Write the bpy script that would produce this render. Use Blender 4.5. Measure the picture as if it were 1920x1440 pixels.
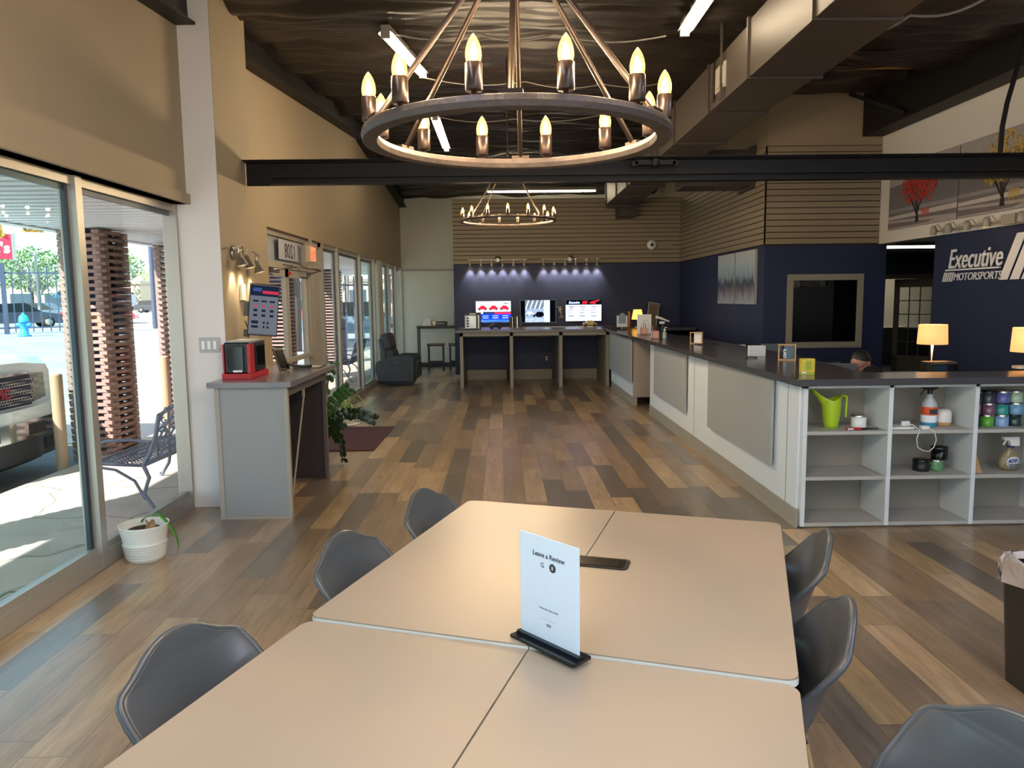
import bpy, math, random
from mathutils import Vector, Matrix
random.seed(7)
C = bpy.context.scene.collection
for o in list(bpy.data.objects): bpy.data.objects.remove(o)
PI = math.pi
rad = math.radians

# ---------------------------------------------------------------- camera, sky, sun, exposure
cam_d = bpy.data.cameras.new('camera'); cam = bpy.data.objects.new('camera', cam_d); C.objects.link(cam)
yaw, pitch, roll = .0126124, .1129668, .011763
_f = Vector((math.sin(yaw)*math.cos(pitch), math.cos(yaw)*math.cos(pitch), -math.sin(pitch)))
_r = Vector((math.cos(yaw), -math.sin(yaw), 0)); _u = _r.cross(_f)
_r2 = math.cos(roll)*_r - math.sin(roll)*_u; _u2 = math.sin(roll)*_r + math.cos(roll)*_u
m = Matrix((_r2, _u2, -_f)).transposed().to_4x4(); m.translation = Vector((0, 0, 1.65))
cam.matrix_world = m
cam_d.sensor_fit = 'HORIZONTAL'; cam_d.sensor_width = 36.0; cam_d.lens = 36.0*1418.76/1920
cam_d.clip_start = .05; cam_d.clip_end = 500
bpy.context.scene.camera = cam

W = bpy.data.worlds.new('sky'); bpy.context.scene.world = W; W.use_nodes = True
wn = W.node_tree.nodes; wl = W.node_tree.links; wn.clear()
wo = wn.new('ShaderNodeOutputWorld'); bg = wn.new('ShaderNodeBackground'); sk = wn.new('ShaderNodeTexSky')
sk.sky_type = 'NISHITA'; sk.sun_disc = False; sk.sun_elevation = rad(38); sk.sun_rotation = rad(214)
sk.air_density = 1.0; sk.dust_density = .3; sk.ozone_density = 1.0
_tc = wn.new('ShaderNodeTexCoord'); _n = wn.new('ShaderNodeTexNoise'); _rp = wn.new('ShaderNodeValToRGB'); _mx = wn.new('ShaderNodeMixRGB')
_mp = wn.new('ShaderNodeMapping'); _mp.inputs['Scale'].default_value = (1, 1, 4)
_n.inputs['Scale'].default_value = 2.2; _n.inputs['Detail'].default_value = 6
_rp.color_ramp.elements[0].position = .12; _rp.color_ramp.elements[1].position = .6
wl.new(_tc.outputs['Generated'], _mp.inputs[0]); wl.new(_mp.outputs[0], _n.inputs['Vector']); wl.new(_n.outputs[0], _rp.inputs[0])
wl.new(_rp.outputs[0], _mx.inputs[0]); wl.new(sk.outputs[0], _mx.inputs[1]); _mx.inputs[2].default_value = (1.9, 2.75, 3.1, 1)
wl.new(_mx.outputs[0], bg.inputs[0]); bg.inputs[1].default_value = .24
wl.new(bg.outputs[0], wo.inputs[0])
sun_d = bpy.data.lights.new('sun', 'SUN'); sun_d.energy = 5.4; sun_d.angle = rad(.7); sun_d.color = (1, .95, .88)
sun = bpy.data.objects.new('sun', sun_d); C.objects.link(sun); sun.location = (-20, -20, 30)
sun.rotation_euler = Vector((.72, 1.02, -1.0)).to_track_quat('-Z', 'Y').to_euler()
vs = bpy.context.scene.view_settings
vs.view_transform = 'Standard'; vs.look = 'None'; vs.exposure = 1.7; vs.gamma = 1.0; vs.use_curve_mapping = False

# ---------------------------------------------------------------- helpers
def lin(c):
    if isinstance(c, str): c = tuple(int(c[i:i+2], 16) for i in (0, 2, 4))
    return tuple(((v/255)/12.92 if v/255 <= .04045 else ((v/255+.055)/1.055)**2.4) for v in c)

def mat(name, col, rough=.6, metal=0, spec=.5, emit=0, bump=0, bscale=60, var=0, vscale=3, alpha=1, coat=0, stretch=None, trans=0, ecol=None):
    M = bpy.data.materials.new(name); M.use_nodes = True; nt = M.node_tree; b = nt.nodes['Principled BSDF']
    c = lin(col)
    b.inputs['Base Color'].default_value = (*c, 1); b.inputs['Roughness'].default_value = rough; b.inputs['Metallic'].default_value = metal
    b.inputs['Specular IOR Level'].default_value = spec; b.inputs['Coat Weight'].default_value = coat; b.inputs['Alpha'].default_value = alpha
    b.inputs['Transmission Weight'].default_value = trans
    if emit: b.inputs['Emission Color'].default_value = (*(lin(ecol) if ecol else c), 1); b.inputs['Emission Strength'].default_value = emit
    if bump or var:
        tc = nt.nodes.new('ShaderNodeTexCoord'); mp = nt.nodes.new('ShaderNodeMapping'); nt.links.new(tc.outputs['Object'], mp.inputs[0])
        if stretch: mp.inputs['Scale'].default_value = stretch
    if var:
        n = nt.nodes.new('ShaderNodeTexNoise'); n.inputs['Scale'].default_value = vscale; n.inputs['Detail'].default_value = 5
        nt.links.new(mp.outputs[0], n.inputs['Vector'])
        r = nt.nodes.new('ShaderNodeMapRange'); r.inputs[1].default_value = .3; r.inputs[2].default_value = .7
        r.inputs[3].default_value = 1-var; r.inputs[4].default_value = 1+var; nt.links.new(n.outputs[0], r.inputs[0])
        v = nt.nodes.new('ShaderNodeVectorMath'); v.operation = 'SCALE'; v.inputs[0].default_value = c
        nt.links.new(r.outputs[0], v.inputs['Scale']); nt.links.new(v.outputs[0], b.inputs['Base Color'])
    if bump:
        n = nt.nodes.new('ShaderNodeTexNoise'); n.inputs['Scale'].default_value = bscale; n.inputs['Detail'].default_value = 4
        nt.links.new(mp.outputs[0], n.inputs['Vector'])
        bp = nt.nodes.new('ShaderNodeBump'); bp.inputs['Strength'].default_value = bump; bp.inputs['Distance'].default_value = .01
        nt.links.new(n.outputs[0], bp.inputs['Height']); nt.links.new(bp.outputs[0], b.inputs['Normal'])
    return M

def emitmat(name, col, s):
    M = bpy.data.materials.new(name); M.use_nodes = True; nt = M.node_tree; nt.nodes.clear()
    e = nt.nodes.new('ShaderNodeEmission'); o = nt.nodes.new('ShaderNodeOutputMaterial')
    e.inputs[0].default_value = (*lin(col), 1); e.inputs[1].default_value = s; nt.links.new(e.outputs[0], o.inputs[0]); return M

def glassmat(name, tint=(1, 1, 1), refl=.6, rough=0.0):
    M = bpy.data.materials.new(name); M.use_nodes = True; nt = M.node_tree; nt.nodes.clear()
    o = nt.nodes.new('ShaderNodeOutputMaterial'); t = nt.nodes.new('ShaderNodeBsdfTransparent'); g = nt.nodes.new('ShaderNodeBsdfGlossy')
    f = nt.nodes.new('ShaderNodeLayerWeight'); f.inputs[0].default_value = .5; p5 = nt.nodes.new('ShaderNodeMath'); p5.operation = 'POWER'; p5.inputs[1].default_value = 5
    ad = nt.nodes.new('ShaderNodeMath'); ad.operation = 'MULTIPLY_ADD'; ad.inputs[1].default_value = .96; ad.inputs[2].default_value = .04; mx = nt.nodes.new('ShaderNodeMixShader'); k = nt.nodes.new('ShaderNodeMath'); k.operation = 'MULTIPLY'
    k.inputs[1].default_value = refl; t.inputs[0].default_value = (*tint, 1); g.inputs['Roughness'].default_value = rough
    nt.links.new(f.outputs[1], p5.inputs[0]); nt.links.new(p5.outputs[0], ad.inputs[0]); nt.links.new(ad.outputs[0], k.inputs[0]); nt.links.new(k.outputs[0], mx.inputs[0]); nt.links.new(t.outputs[0], mx.inputs[1]); nt.links.new(g.outputs[0], mx.inputs[2])
    nt.links.new(mx.outputs[0], o.inputs[0]); return M

class MB:
    """collects shapes and links them as one mesh object"""
    def __init__(s): s.v = []; s.f = []; s.m = []; s.sm = []; s.M = Matrix()
    def add(s, vs, fs, mi=0, smooth=False, M=None):
        n = len(s.v); T = s.M @ M if M is not None else s.M
        s.v += [tuple(T @ Vector(v)) for v in vs]; s.f += [tuple(i+n for i in f) for f in fs]
        s.m += [mi]*len(fs); s.sm += [smooth]*len(fs); return s
    def box(s, x0, x1, y0, y1, z0, z1, mi=0, M=None):
        v = [(x, y, z) for z in (z0, z1) for y in (y0, y1) for x in (x0, x1)]
        return s.add(v, [(0,2,3,1),(4,5,7,6),(0,1,5,4),(2,6,7,3),(0,4,6,2),(1,3,7,5)], mi, False, M)
    def rbox(s, x0, x1, y0, y1, z0, z1, r, mi=0, M=None, seg=3):
        """box with rounded vertical corners and softened top"""
        pts = rrect(x0, x1, y0, y1, r, seg); return s.prism(pts, z0, z1, mi, M, smooth=False)
    def prism(s, pts, z0, z1, mi=0, M=None, smooth=False):
        n = len(pts); v = [(p[0], p[1], z0) for p in pts]+[(p[0], p[1], z1) for p in pts]
        s.add(v, [tuple(range(n-1, -1, -1)), tuple(range(n, 2*n))], mi, False, M)
        return s.add(v, [(i, (i+1) % n, n+(i+1) % n, n+i) for i in range(n)], mi, smooth, M)
    def lathe(s, prof, seg=24, mi=0, M=None, cap=True, smooth=True):
        v = []; f = []; k = len(prof)
        for i in range(seg):
            a = 2*PI*i/seg; v += [(r*math.cos(a), r*math.sin(a), z) for r, z in prof]
        for i in range(seg):
            j = (i+1) % seg; f += [(i*k+q, j*k+q, j*k+q+1, i*k+q+1) for q in range(k-1)]
        s.add(v, f, mi, smooth, M)
        if cap:
            if prof[0][0] > 1e-5: s.add([v[i*k] for i in range(seg)], [tuple(range(seg-1, -1, -1))], mi, False, M)
            if prof[-1][0] > 1e-5: s.add([v[i*k+k-1] for i in range(seg)], [tuple(range(seg))], mi, False, M)
        return s
    def tube(s, path, r, seg=8, mi=0, M=None, closed=False, flat=1.0, cap=True):
        P = [Vector(p) for p in path]; n = len(P); rr = r if isinstance(r, (list, tuple)) else [r]*n
        v = []; up = None
        for i, p in enumerate(P):
            a = P[i-1] if (i > 0 or closed) else p; b = P[(i+1) % n] if (i < n-1 or closed) else p
            t = (b-a); t = t.normalized() if t.length > 1e-9 else Vector((0, 0, 1))
            if up is None: up = Vector((0, 0, 1)) if abs(t.z) < .9 else Vector((1, 0, 0))
            sd = t.cross(up)
            if sd.length < 1e-4: sd = t.orthogonal()
            sd.normalize(); u2 = sd.cross(t).normalized(); up = u2
            for k in range(seg):
                q = 2*PI*(k+.5)/seg; v.append(p+sd*(math.cos(q)*rr[i])+u2*(math.sin(q)*rr[i]*flat))
        m = n if closed else n-1; f = []
        for i in range(m):
            j = (i+1) % n
            for k in range(seg):
                l = (k+1) % seg; f.append((i*seg+k, i*seg+l, j*seg+l, j*seg+k))
        s.add(v, f, mi, seg > 4, M)
        if cap and not closed:
            s.add(v[:seg], [tuple(range(seg-1, -1, -1))], mi, False, M); s.add(v[-seg:], [tuple(range(seg))], mi, False, M)
        return s
    def cyl(s, x, y, z0, z1, r, seg=20, mi=0, M=None, r2=None):
        return s.lathe([(r, z0), (r if r2 is None else r2, z1)], seg, mi, (M or Matrix()) @ Matrix.Translation((x, y, 0)))
    def sphere(s, c, r, seg=14, mi=0, M=None, sc=(1, 1, 1)):
        pr = [(max(1e-6, r*math.cos(a)), r*math.sin(a)) for a in [(-PI/2+PI*i/(seg//2)) for i in range(seg//2+1)]]
        return s.lathe(pr, seg, mi, (M or Matrix()) @ Matrix.Translation(c) @ Matrix.Diagonal((*sc, 1)), cap=False)
    def grid(s, fn, nu, nv, mi=0, M=None, smooth=True):
        v = [fn(i/nu, j/nv) for i in range(nu+1) for j in range(nv+1)]
        f = [(i*(nv+1)+j, (i+1)*(nv+1)+j, (i+1)*(nv+1)+j+1, i*(nv+1)+j+1) for i in range(nu) for j in range(nv)]
        return s.add(v, f, mi, smooth, M)
    def build(s, name, mats, parent=None, bevel=0, loc=None, rotz=0, solid=0, subs=0, seg=2):
        me = bpy.data.meshes.new(name); me.from_pydata(s.v, [], s.f); me.update()
        for p, mi, q in zip(me.polygons, s.m, s.sm): p.material_index = mi; p.use_smooth = q
        if not isinstance(mats, (list, tuple)): mats = [mats]
        for x in mats: me.materials.append(x)
        o = bpy.data.objects.new(name, me); C.objects.link(o)
        if parent is not None: o.parent = parent
        if loc is not None: o.location = loc
        if rotz: o.rotation_euler = (0, 0, rotz)
        if solid: d = o.modifiers.new('s', 'SOLIDIFY'); d.thickness = solid; d.offset = 0
        if subs: d = o.modifiers.new('u', 'SUBSURF'); d.levels = subs; d.render_levels = subs
        if bevel:
            d = o.modifiers.new('b', 'BEVEL'); d.width = bevel; d.segments = seg; d.limit_method = 'ANGLE'; d.angle_limit = rad(40)
        return o

def rrect(x0, x1, y0, y1, r, seg=4):
    out = []
    for cx, cy, a0 in ((x1-r, y1-r, 0), (x0+r, y1-r, 90), (x0+r, y0+r, 180), (x1-r, y0+r, 270)):
        for i in range(seg+1):
            a = rad(a0+90*i/seg); out.append((cx+r*math.cos(a), cy+r*math.sin(a)))
    return out

def tag(o, label=None, cat=None, group=None, kind=None):
    if label: o['label'] = label
    if cat: o['category'] = cat
    if group: o['group'] = group
    if kind: o['kind'] = kind
    return o
def thing(name, label, cat, loc=(0, 0, 0), rotz=0, group=None):
    o = bpy.data.objects.new(name, None); C.objects.link(o); o.empty_display_size = .1
    o.location = loc; o.rotation_euler = (0, 0, rotz); return tag(o, label, cat, group)
def struct(name, mb, mats, **k):
    o = mb.build(name, mats, **k); o['kind'] = 'structure'; return o
def kids(o): return [c for c in C.objects if c.parent == o]
def dup(o, loc=None, rotz=None, label=None, parent=None):
    c = o.copy(); C.objects.link(c)
    if parent is not None: c.parent = parent
    if loc is not None: c.location = loc
    if rotz is not None: c.rotation_euler = (0, 0, rotz)
    if label: c['label'] = label
    for k in kids(o): dup(k, parent=c)
    return c
def basis(org, x, z):
    """matrix with local x and z axes given in world, placed at org"""
    x = Vector(x).normalized(); z = Vector(z).normalized(); y = z.cross(x); M = Matrix((x, y, z)).transposed().to_4x4(); M.translation = Vector(org); return M
_fonts = {}
def text(name, body, size, m_, M, parent=None, ext=.0005, align='LEFT', shear=0, sx=1.0, bold=0, space=1.0, ay='BOTTOM_BASELINE'):
    cu = bpy.data.curves.new(name, 'FONT'); cu.body = body; cu.size = size; cu.extrude = ext; cu.align_x = align; cu.shear = shear
    cu.offset = bold; cu.space_character = space; cu.resolution_u = 3
    t = bpy.data.objects.new(name, cu); C.objects.link(t)
    dg = bpy.context.evaluated_depsgraph_get(); dg.update()
    me = bpy.data.meshes.new_from_object(t.evaluated_get(dg)); C.objects.unlink(t); bpy.data.objects.remove(t)
    me.transform(M @ Matrix.Diagonal((sx, 1, 1, 1))); me.materials.clear(); me.materials.append(m_)
    o = bpy.data.objects.new(name, me); C.objects.link(o)
    if parent is not None: o.parent = parent
    return o
RX = Matrix.Rotation(PI/2, 4, 'X')

# ---------------------------------------------------------------- materials
m_wall = mat('wall paint greige', '95866e', .75, bump=.05, bscale=90)
m_white = mat('wall paint white', 'd8d5d0', .7, bump=.05, bscale=90)
m_cream = mat('wall paint cream', 'c6c5b8', .7, bump=.05, bscale=90)
m_navy = mat('navy wall paint', '1b2547', .55, bump=.03, bscale=120)
m_slat = mat('slat board greige', '8e8069', .6, bump=.04, bscale=80)
m_groove = mat('slat groove dark', '2a2018', .9)
m_black = mat('black steel paint', '0f0c0b', .55, spec=.3, bump=.05, bscale=30)
m_frame = mat('aluminium frame', 'a9a69d', .4, metal=.5)
m_frame_d = mat('dark gasket frame', '38424a', .4, metal=.4)
m_greige = mat('greige laminate', 'a2a4a5', .5, bump=.03, bscale=200, stretch=(1, 1, .1))
m_greige_l = mat('greige trim', '9c968a', .55)
m_panel = mat('white panel', 'dde5ec', .45)
m_top = mat('dark laminate top', '474548', .2, spec=.6, var=.1, vscale=30)
m_topedge = mat('grey laminate edge', '6a6770', .5)
m_blk = mat('black plastic', '111214', .4)
m_blkgloss = mat('black gloss', '08090b', .12)
m_steel = mat('brushed steel', 'b9b6ae', .3, metal=1)
m_bronze = mat('brushed bronze', '3b3028', .35, metal=.8)
m_whitep = mat('white plastic', 'e4e4e0', .4)
m_paper = mat('white paper', 'e8ecf0', .6)
m_ink = mat('dark ink', '33343c', .7)
m_red = mat('red paint', 'b0121f', .35)
m_wood = mat('light wood', 'c59a68', .5, var=.12, vscale=12, stretch=(1, 1, 8))
m_glass = glassmat('window glass', (.96, .98, 1))
m_glass_t = glassmat('tinted window glass', (.84, .95, .97))
m_green = mat('leaf green', '2f5c22', .4, spec=.5)
m_dkgreen = mat('dark leaf green', '16330f', .3, spec=.6)
# ---------------------------------------------------------------- floor
def floor_mat():
    M = bpy.data.materials.new('plank floor'); M.use_nodes = True; nt = M.node_tree; N = nt.nodes; L = nt.links; b = N['Principled BSDF']
    def mth(op, a, b_=None):
        n = N.new('ShaderNodeMath'); n.operation = op
        for i, q in enumerate((a, b_)):
            if q is None: continue
            if isinstance(q, (int, float)): n.inputs[i].default_value = q
            else: L.new(q, n.inputs[i])
        return n.outputs[0]
    tc = N.new('ShaderNodeTexCoord'); sp = N.new('ShaderNodeSeparateXYZ'); L.new(tc.outputs['Object'], sp.inputs[0])
    x = mth('DIVIDE', sp.outputs[0], .178); col = mth('FLOOR', x)
    wn1 = N.new('ShaderNodeTexWhiteNoise'); wn1.noise_dimensions = '1D'; L.new(col, wn1.inputs['W'])
    y = mth('ADD', mth('DIVIDE', sp.outputs[1], 1.22), mth('MULTIPLY', wn1.outputs[0], 7.3)); row = mth('FLOOR', y)
    cb = N.new('ShaderNodeCombineXYZ'); L.new(col, cb.inputs[0]); L.new(row, cb.inputs[1])
    wn2 = N.new('ShaderNodeTexWhiteNoise'); wn2.noise_dimensions = '3D'; L.new(cb.outputs[0], wn2.inputs['Vector'])
    rp = N.new('ShaderNodeValToRGB'); rp.color_ramp.interpolation = 'CONSTANT'
    cols = ['706356', '967c60', 'a68c6c', '796754', '856d53', 'b49874', '8e775e', '665a4f', '9e835e']
    while len(rp.color_ramp.elements) < len(cols): rp.color_ramp.elements.new(1)
    for i, c in enumerate(cols): rp.color_ramp.elements[i].position = i/len(cols); rp.color_ramp.elements[i].color = (*lin(c), 1)
    L.new(wn2.outputs[0], rp.inputs[0])
    # grain stretched along each plank, shifted per plank
    ad = N.new('ShaderNodeVectorMath'); ad.operation = 'ADD'; L.new(tc.outputs['Object'], ad.inputs[0])
    sc = N.new('ShaderNodeVectorMath'); sc.operation = 'SCALE'; L.new(wn2.outputs['Color'], sc.inputs[0]); sc.inputs['Scale'].default_value = 20; L.new(sc.outputs[0], ad.inputs[1])
    mp = N.new('ShaderNodeMapping'); mp.inputs['Scale'].default_value = (14, 1.3, 1); L.new(ad.outputs[0], mp.inputs[0])
    n1 = N.new('ShaderNodeTexNoise'); n1.inputs['Scale'].default_value = 1.6; n1.inputs['Detail'].default_value = 8; n1.inputs['Distortion'].default_value = 1.2; L.new(mp.outputs[0], n1.inputs['Vector'])
    mp2 = N.new('ShaderNodeMapping'); mp2.inputs['Scale'].default_value = (3.5, .9, 1); L.new(ad.outputs[0], mp2.inputs[0])
    n2 = N.new('ShaderNodeTexNoise'); n2.inputs['Scale'].default_value = 2; n2.inputs['Detail'].default_value = 3; L.new(mp2.outputs[0], n2.inputs['Vector'])
    g = mth('ADD', mth('MULTIPLY', n1.outputs[0], 1.15), mth('ADD', mth('MULTIPLY', n2.outputs[0], .7), .08))
    # knots / cracks
    vo = N.new('ShaderNodeTexNoise'); vo.inputs['Scale'].default_value = 5; vo.inputs['Detail'].default_value = 10; vo.inputs['Roughness'].default_value = .8
    mp3 = N.new('ShaderNodeMapping'); mp3.inputs['Scale'].default_value = (9, .7, 1); L.new(ad.outputs[0], mp3.inputs[0]); L.new(mp3.outputs[0], vo.inputs['Vector'])
    ck = N.new('ShaderNodeMapRange'); ck.inputs[1].default_value = .34; ck.inputs[2].default_value = .43; ck.inputs[3].default_value = .45; ck.inputs[4].default_value = 1; L.new(vo.outputs[0], ck.inputs[0])
    fx = mth('FRACT', x); fy = mth('FRACT', y)
    ex = mth('MINIMUM', fx, mth('SUBTRACT', 1, fx)); ey = mth('MULTIPLY', mth('MINIMUM', fy, mth('SUBTRACT', 1, fy)), 6.85)
    e = mth('MINIMUM', ex, ey)
    gp = N.new('ShaderNodeMapRange'); gp.inputs[1].default_value = .004; gp.inputs[2].default_value = .016; gp.inputs[3].default_value = .42; gp.inputs[4].default_value = 1; L.new(e, gp.inputs[0])
    k = mth('MULTIPLY', mth('MULTIPLY', g, ck.outputs[0]), gp.outputs[0])
    v = N.new('ShaderNodeVectorMath'); v.operation = 'SCALE'; L.new(rp.outputs[0], v.inputs[0]); L.new(k, v.inputs['Scale']); L.new(v.outputs[0], b.inputs['Base Color'])
    rr = N.new('ShaderNodeMapRange'); rr.inputs[3].default_value = .26; rr.inputs[4].default_value = .42; L.new(n1.outputs[0], rr.inputs[0]); L.new(rr.outputs[0], b.inputs['Roughness'])
    bp = N.new('ShaderNodeBump'); bp.inputs['Strength'].default_value = .12; bp.inputs['Distance'].default_value = .004; L.new(k, bp.inputs['Height']); L.new(bp.outputs[0], b.inputs['Normal'])
    b.inputs['Specular IOR Level'].default_value = .8; b.inputs['Coat Weight'].default_value = .5; b.inputs['Coat Roughness'].default_value = .25
    return M
struct('floor', MB().box(-2.56, 5.3, -3.2, 18.7, -.12, 0).box(5.3, 9.2, 8.0, 16, -.12, 0), floor_mat())

# ---------------------------------------------------------------- ceiling: dark insulation sagging between purlins
def ceil_z(y): return 3.52+.085*y if y < 13 else 4.625-.088*(y-13)
from mathutils import noise as mnoise
def ceil_pt(u, v):
    x = -2.6+u*7.9; y = -3.2+v*21.9
    w = y*1.55+.35*mnoise.noise(Vector((x*.35, y*.2, 0)))*1.6
    sag = abs(math.sin(PI*w*.42)); fold = .05*abs(mnoise.noise(Vector((x*.28, y*3.6, 3))))+.07*abs(mnoise.noise(Vector((x*.35, y*6.0, 8))))+.05*abs(mnoise.noise(Vector((x*1.1, y*2.0, 31))))
    puff = .09*mnoise.noise(Vector((x*1.3, y*1.1, 5)))
    return (x, y, ceil_z(y)-.10*sag**.6-fold*1.6+puff*.5+.06)
m_insul = mat('black insulation facing', '2b2521', .38, spec=.4, bump=.5, bscale=9, stretch=(.5, 3, 1))
struct('ceiling', MB().grid(ceil_pt, 80, 800), m_insul)
# roof deck above keeps the sky out
struct('roof', MB().add([(-2.7,-3.3,3.6),(9.3,-3.3,3.6),(9.3,13,4.95),(-2.7,13,4.95),(-2.7,18.9,4.45),(9.3,18.9,4.45)], [(0,1,2,3),(3,2,5,4)]), m_black)

# ---------------------------------------------------------------- walls
HZ = 2.40
struct('wall_left', MB().box(-2.62, -2.42, -3.2, 6.0, HZ, 4.3).box(-2.55, -2.39, -3.2, 6.0, HZ, HZ+.075), m_wall)
struct('wall_left', MB().box(-2.62, -2.18, 6.0, 6.82, 0, 4.4), [m_white], bevel=.004)
struct('wall_left', MB().box(-2.181, -2.176, 6.004, 6.816, .0, 4.4), m_wall)
struct('wall_left', MB().box(-2.62, -2.42, 6.82, 18.6, HZ+.02, 4.9), m_wall)
struct('wall_left', MB().box(-2.62, -2.40, 15.05, 15.5, 0, HZ+.02), m_cream)
struct('wall_left', MB().box(-2.62, -2.42, 6.82, 8.0, 0, 2.42), m_wall)
struct('wall_back', MB().box(-2.62, 3.9, 18.6, 18.8, 0, 5.0), m_cream)
struct('trim_1', MB().box(-2.42, -.95, 18.575, 18.6, 2.33, 2.37), m_greige_l)
struct('wall_front', MB().box(-2.62, 5.3, -3.4, -3.2, 2.4, 4.6).box(4.4, 5.3, -3.4, -3.2, 0, 2.4), m_white)
# partition with screens: navy below, slat board above
def slat(mb, n, x0, x1, z0, z1, y0, M=None, gap=.012, t=.018):
    p = (z1-z0)/n
    for i in range(n): mb.box(x0, x1, y0-t, y0, z0+i*p, z0+(i+1)*p-gap, 0, M)
struct('wall_partition', MB().box(-.96, 3.75, 15.45, 15.6, 0, 2.33), m_navy)
b = MB(); b.box(-.96, 3.63, 15.45, 15.6, 2.33, 3.62, 1); slat(b, 15, -.96, 3.63, 2.345, 3.62, 15.45)
struct('wall_partition_slats', b, [m_slat, m_groove])
# side wall (X = 3.63) and its front (Y = 10.5)
struct('wall_office_side', MB().box(3.63, 3.75, 10.62, 15.45, 0, 2.33), m_navy)
b = MB(); MM = basis((3.63, 10.5, 0), (0, 1, 0), (0, 0, 1)); b.box(3.63, 3.75, 10.62, 15.45, 2.33, 3.66, 1)
p = (3.66-2.345)/16
for i in range(16): b.box(3.612, 3.63, 10.482, 15.43, 2.345+i*p, 2.345+(i+1)*p-.012)
struct('wall_office_side_slats', b, [m_slat, m_groove])
struct('wall_office_side_upper', MB().box(3.63, 3.75, 10.62, 18.6, 3.66, 5.0), m_wall)
struct('wall_office_side', MB().box(3.63, 3.75, 15.6, 18.6, 0, 3.66), m_white)
struct('wall_office_front', MB().box(3.63, 5.32, 10.5, 10.62, 0, 2.33), m_navy)
b = MB(); b.box(3.63, 5.2, 10.5, 10.62, 2.33, 3.66, 1); slat(b, 16, 3.612, 5.19, 2.345, 3.66, 10.5)
struct('wall_office_front_slats', b, [m_slat, m_groove])
struct('wall_office_front_upper', MB().box(3.63, 5.3, 10.5, 10.62, 3.66, 5.0), m_wall)
# right wall: navy below, white above, opening 9.15 - 10.5
struct('wall_right', MB().box(5.2, 5.32, -3.2, 9.12, 0, 2.33), m_navy)
struct('wall_right_upper', MB().box(5.2, 5.32, -3.2, 10.5, 2.33, 5.0), m_white)
# hall beyond the opening, office behind it
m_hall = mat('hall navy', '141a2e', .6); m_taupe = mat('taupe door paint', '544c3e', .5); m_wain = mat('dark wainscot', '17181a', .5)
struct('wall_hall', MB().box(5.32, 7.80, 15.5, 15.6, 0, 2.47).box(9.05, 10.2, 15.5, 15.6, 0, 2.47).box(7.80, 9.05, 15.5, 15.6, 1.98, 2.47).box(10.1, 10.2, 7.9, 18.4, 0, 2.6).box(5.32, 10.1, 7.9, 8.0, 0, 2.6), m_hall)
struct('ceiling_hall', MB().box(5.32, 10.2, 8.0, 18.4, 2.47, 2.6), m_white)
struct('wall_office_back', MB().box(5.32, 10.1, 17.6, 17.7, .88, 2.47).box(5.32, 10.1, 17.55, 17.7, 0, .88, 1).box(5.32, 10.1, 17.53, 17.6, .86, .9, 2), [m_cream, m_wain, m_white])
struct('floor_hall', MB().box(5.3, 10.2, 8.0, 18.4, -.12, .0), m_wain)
b = MB(); b.box(7.73, 7.83, 15.45, 15.6, 0, 2.04).box(8.98, 9.08, 15.45, 15.6, 0, 2.04).box(7.73, 9.08, 15.45, 15.6, 1.95, 2.04)
d2 = struct('door_2', b, m_taupe)
b = MB(); b.M = basis((8.9, 15.42, 0), (-.62, .62, 0), (0, 0, 1))
b.box(0, .1, 0, .04, 0, 1.95).box(.72, .82, 0, .04, 0, 1.95).box(0, .82, 0, .04, 0, .35).box(0, .82, 0, .04, 1.78, 1.95)
for k in (.307, .513): b.box(k, k+.02, .01, .03, .35, 1.78)
for k in range(1, 5): b.box(.1, .72, .01, .03, .35+k*.286, .37+k*.286)
lf = b.build('door_leaf', m_taupe, d2)
b2 = MB(); b2.M = b.M.copy(); b2.box(.1, .72, .017, .023, .35, 1.78); b2.build('pane', m_glass, lf)
b2 = MB(); b2.M = b.M.copy(); b2.tube([(.77, -.06, .95), (.77, 0, .95)], .012).tube([(.77, -.06, .95), (.66, -.06, .95)], .01).tube([(.77, -.02, 1.08), (.77, 0, 1.08)], .025); b2.build('handle', m_steel, lf)
w9 = struct('window_9', MB().box(8.2, 8.28, 17.5, 17.6, .9, 1.95).box(8.78, 8.86, 17.5, 17.6, .9, 1.95).box(8.2, 8.86, 17.5, 17.6, 1.87, 1.97).box(8.2, 8.86, 17.48, 17.6, .86, .92), m_taupe)
MB().box(8.28, 8.78, 17.58, 17.59, .92, 1.87).build('pane', mat('bluish office window', '6f8593', .2, emit=.25), w9)
# ---------------------------------------------------------------- ceiling strip lights (visible fixtures, then unseen ones added as fill)
m_tube = emitmat('fluorescent tube', 'ffe9c4', 16)
m_tubefill = emitmat('added cool fill tube', 'dfe8ff', 36)
m_fix = mat('fixture enamel', '8e8a82', .4)
def strip(name, c, L, ang, label, mt=None, pw=55, col=(1, .93, .82), tilt=0):
    t = thing('strip_light', label, 'light', c, ang, 'ceiling strip lights'); t.rotation_euler = (tilt, 0, ang)
    MB().box(-.04, .04, -L/2, L/2, .04, .09).add([(-.04,-L/2,.04),(.04,-L/2,.04),(.065,-L/2,.02),(-.065,-L/2,.02),(-.04,L/2,.04),(.04,L/2,.04),(.065,L/2,.02),(-.065,L/2,.02)], [(0,3,7,4),(1,5,6,2)]).build('housing', m_fix, t)
    for s_ in (-.024, .024): MB().tube([(s_, -L/2+.03, .0), (s_, L/2-.03, .0)], .0125, 8).build('tube', mt or m_tube, t)
    for s_ in (-1, 1):
        MB().box(-.04, .04, s_*L/2-.015, s_*L/2+.015, -.02, .04).build('end_cap', m_fix, t)
        MB().tube([(0, s_*L*.35, .09), (0, s_*L*.35, .45)], .004, 5).build('hanger', m_black, t)
    return t
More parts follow.
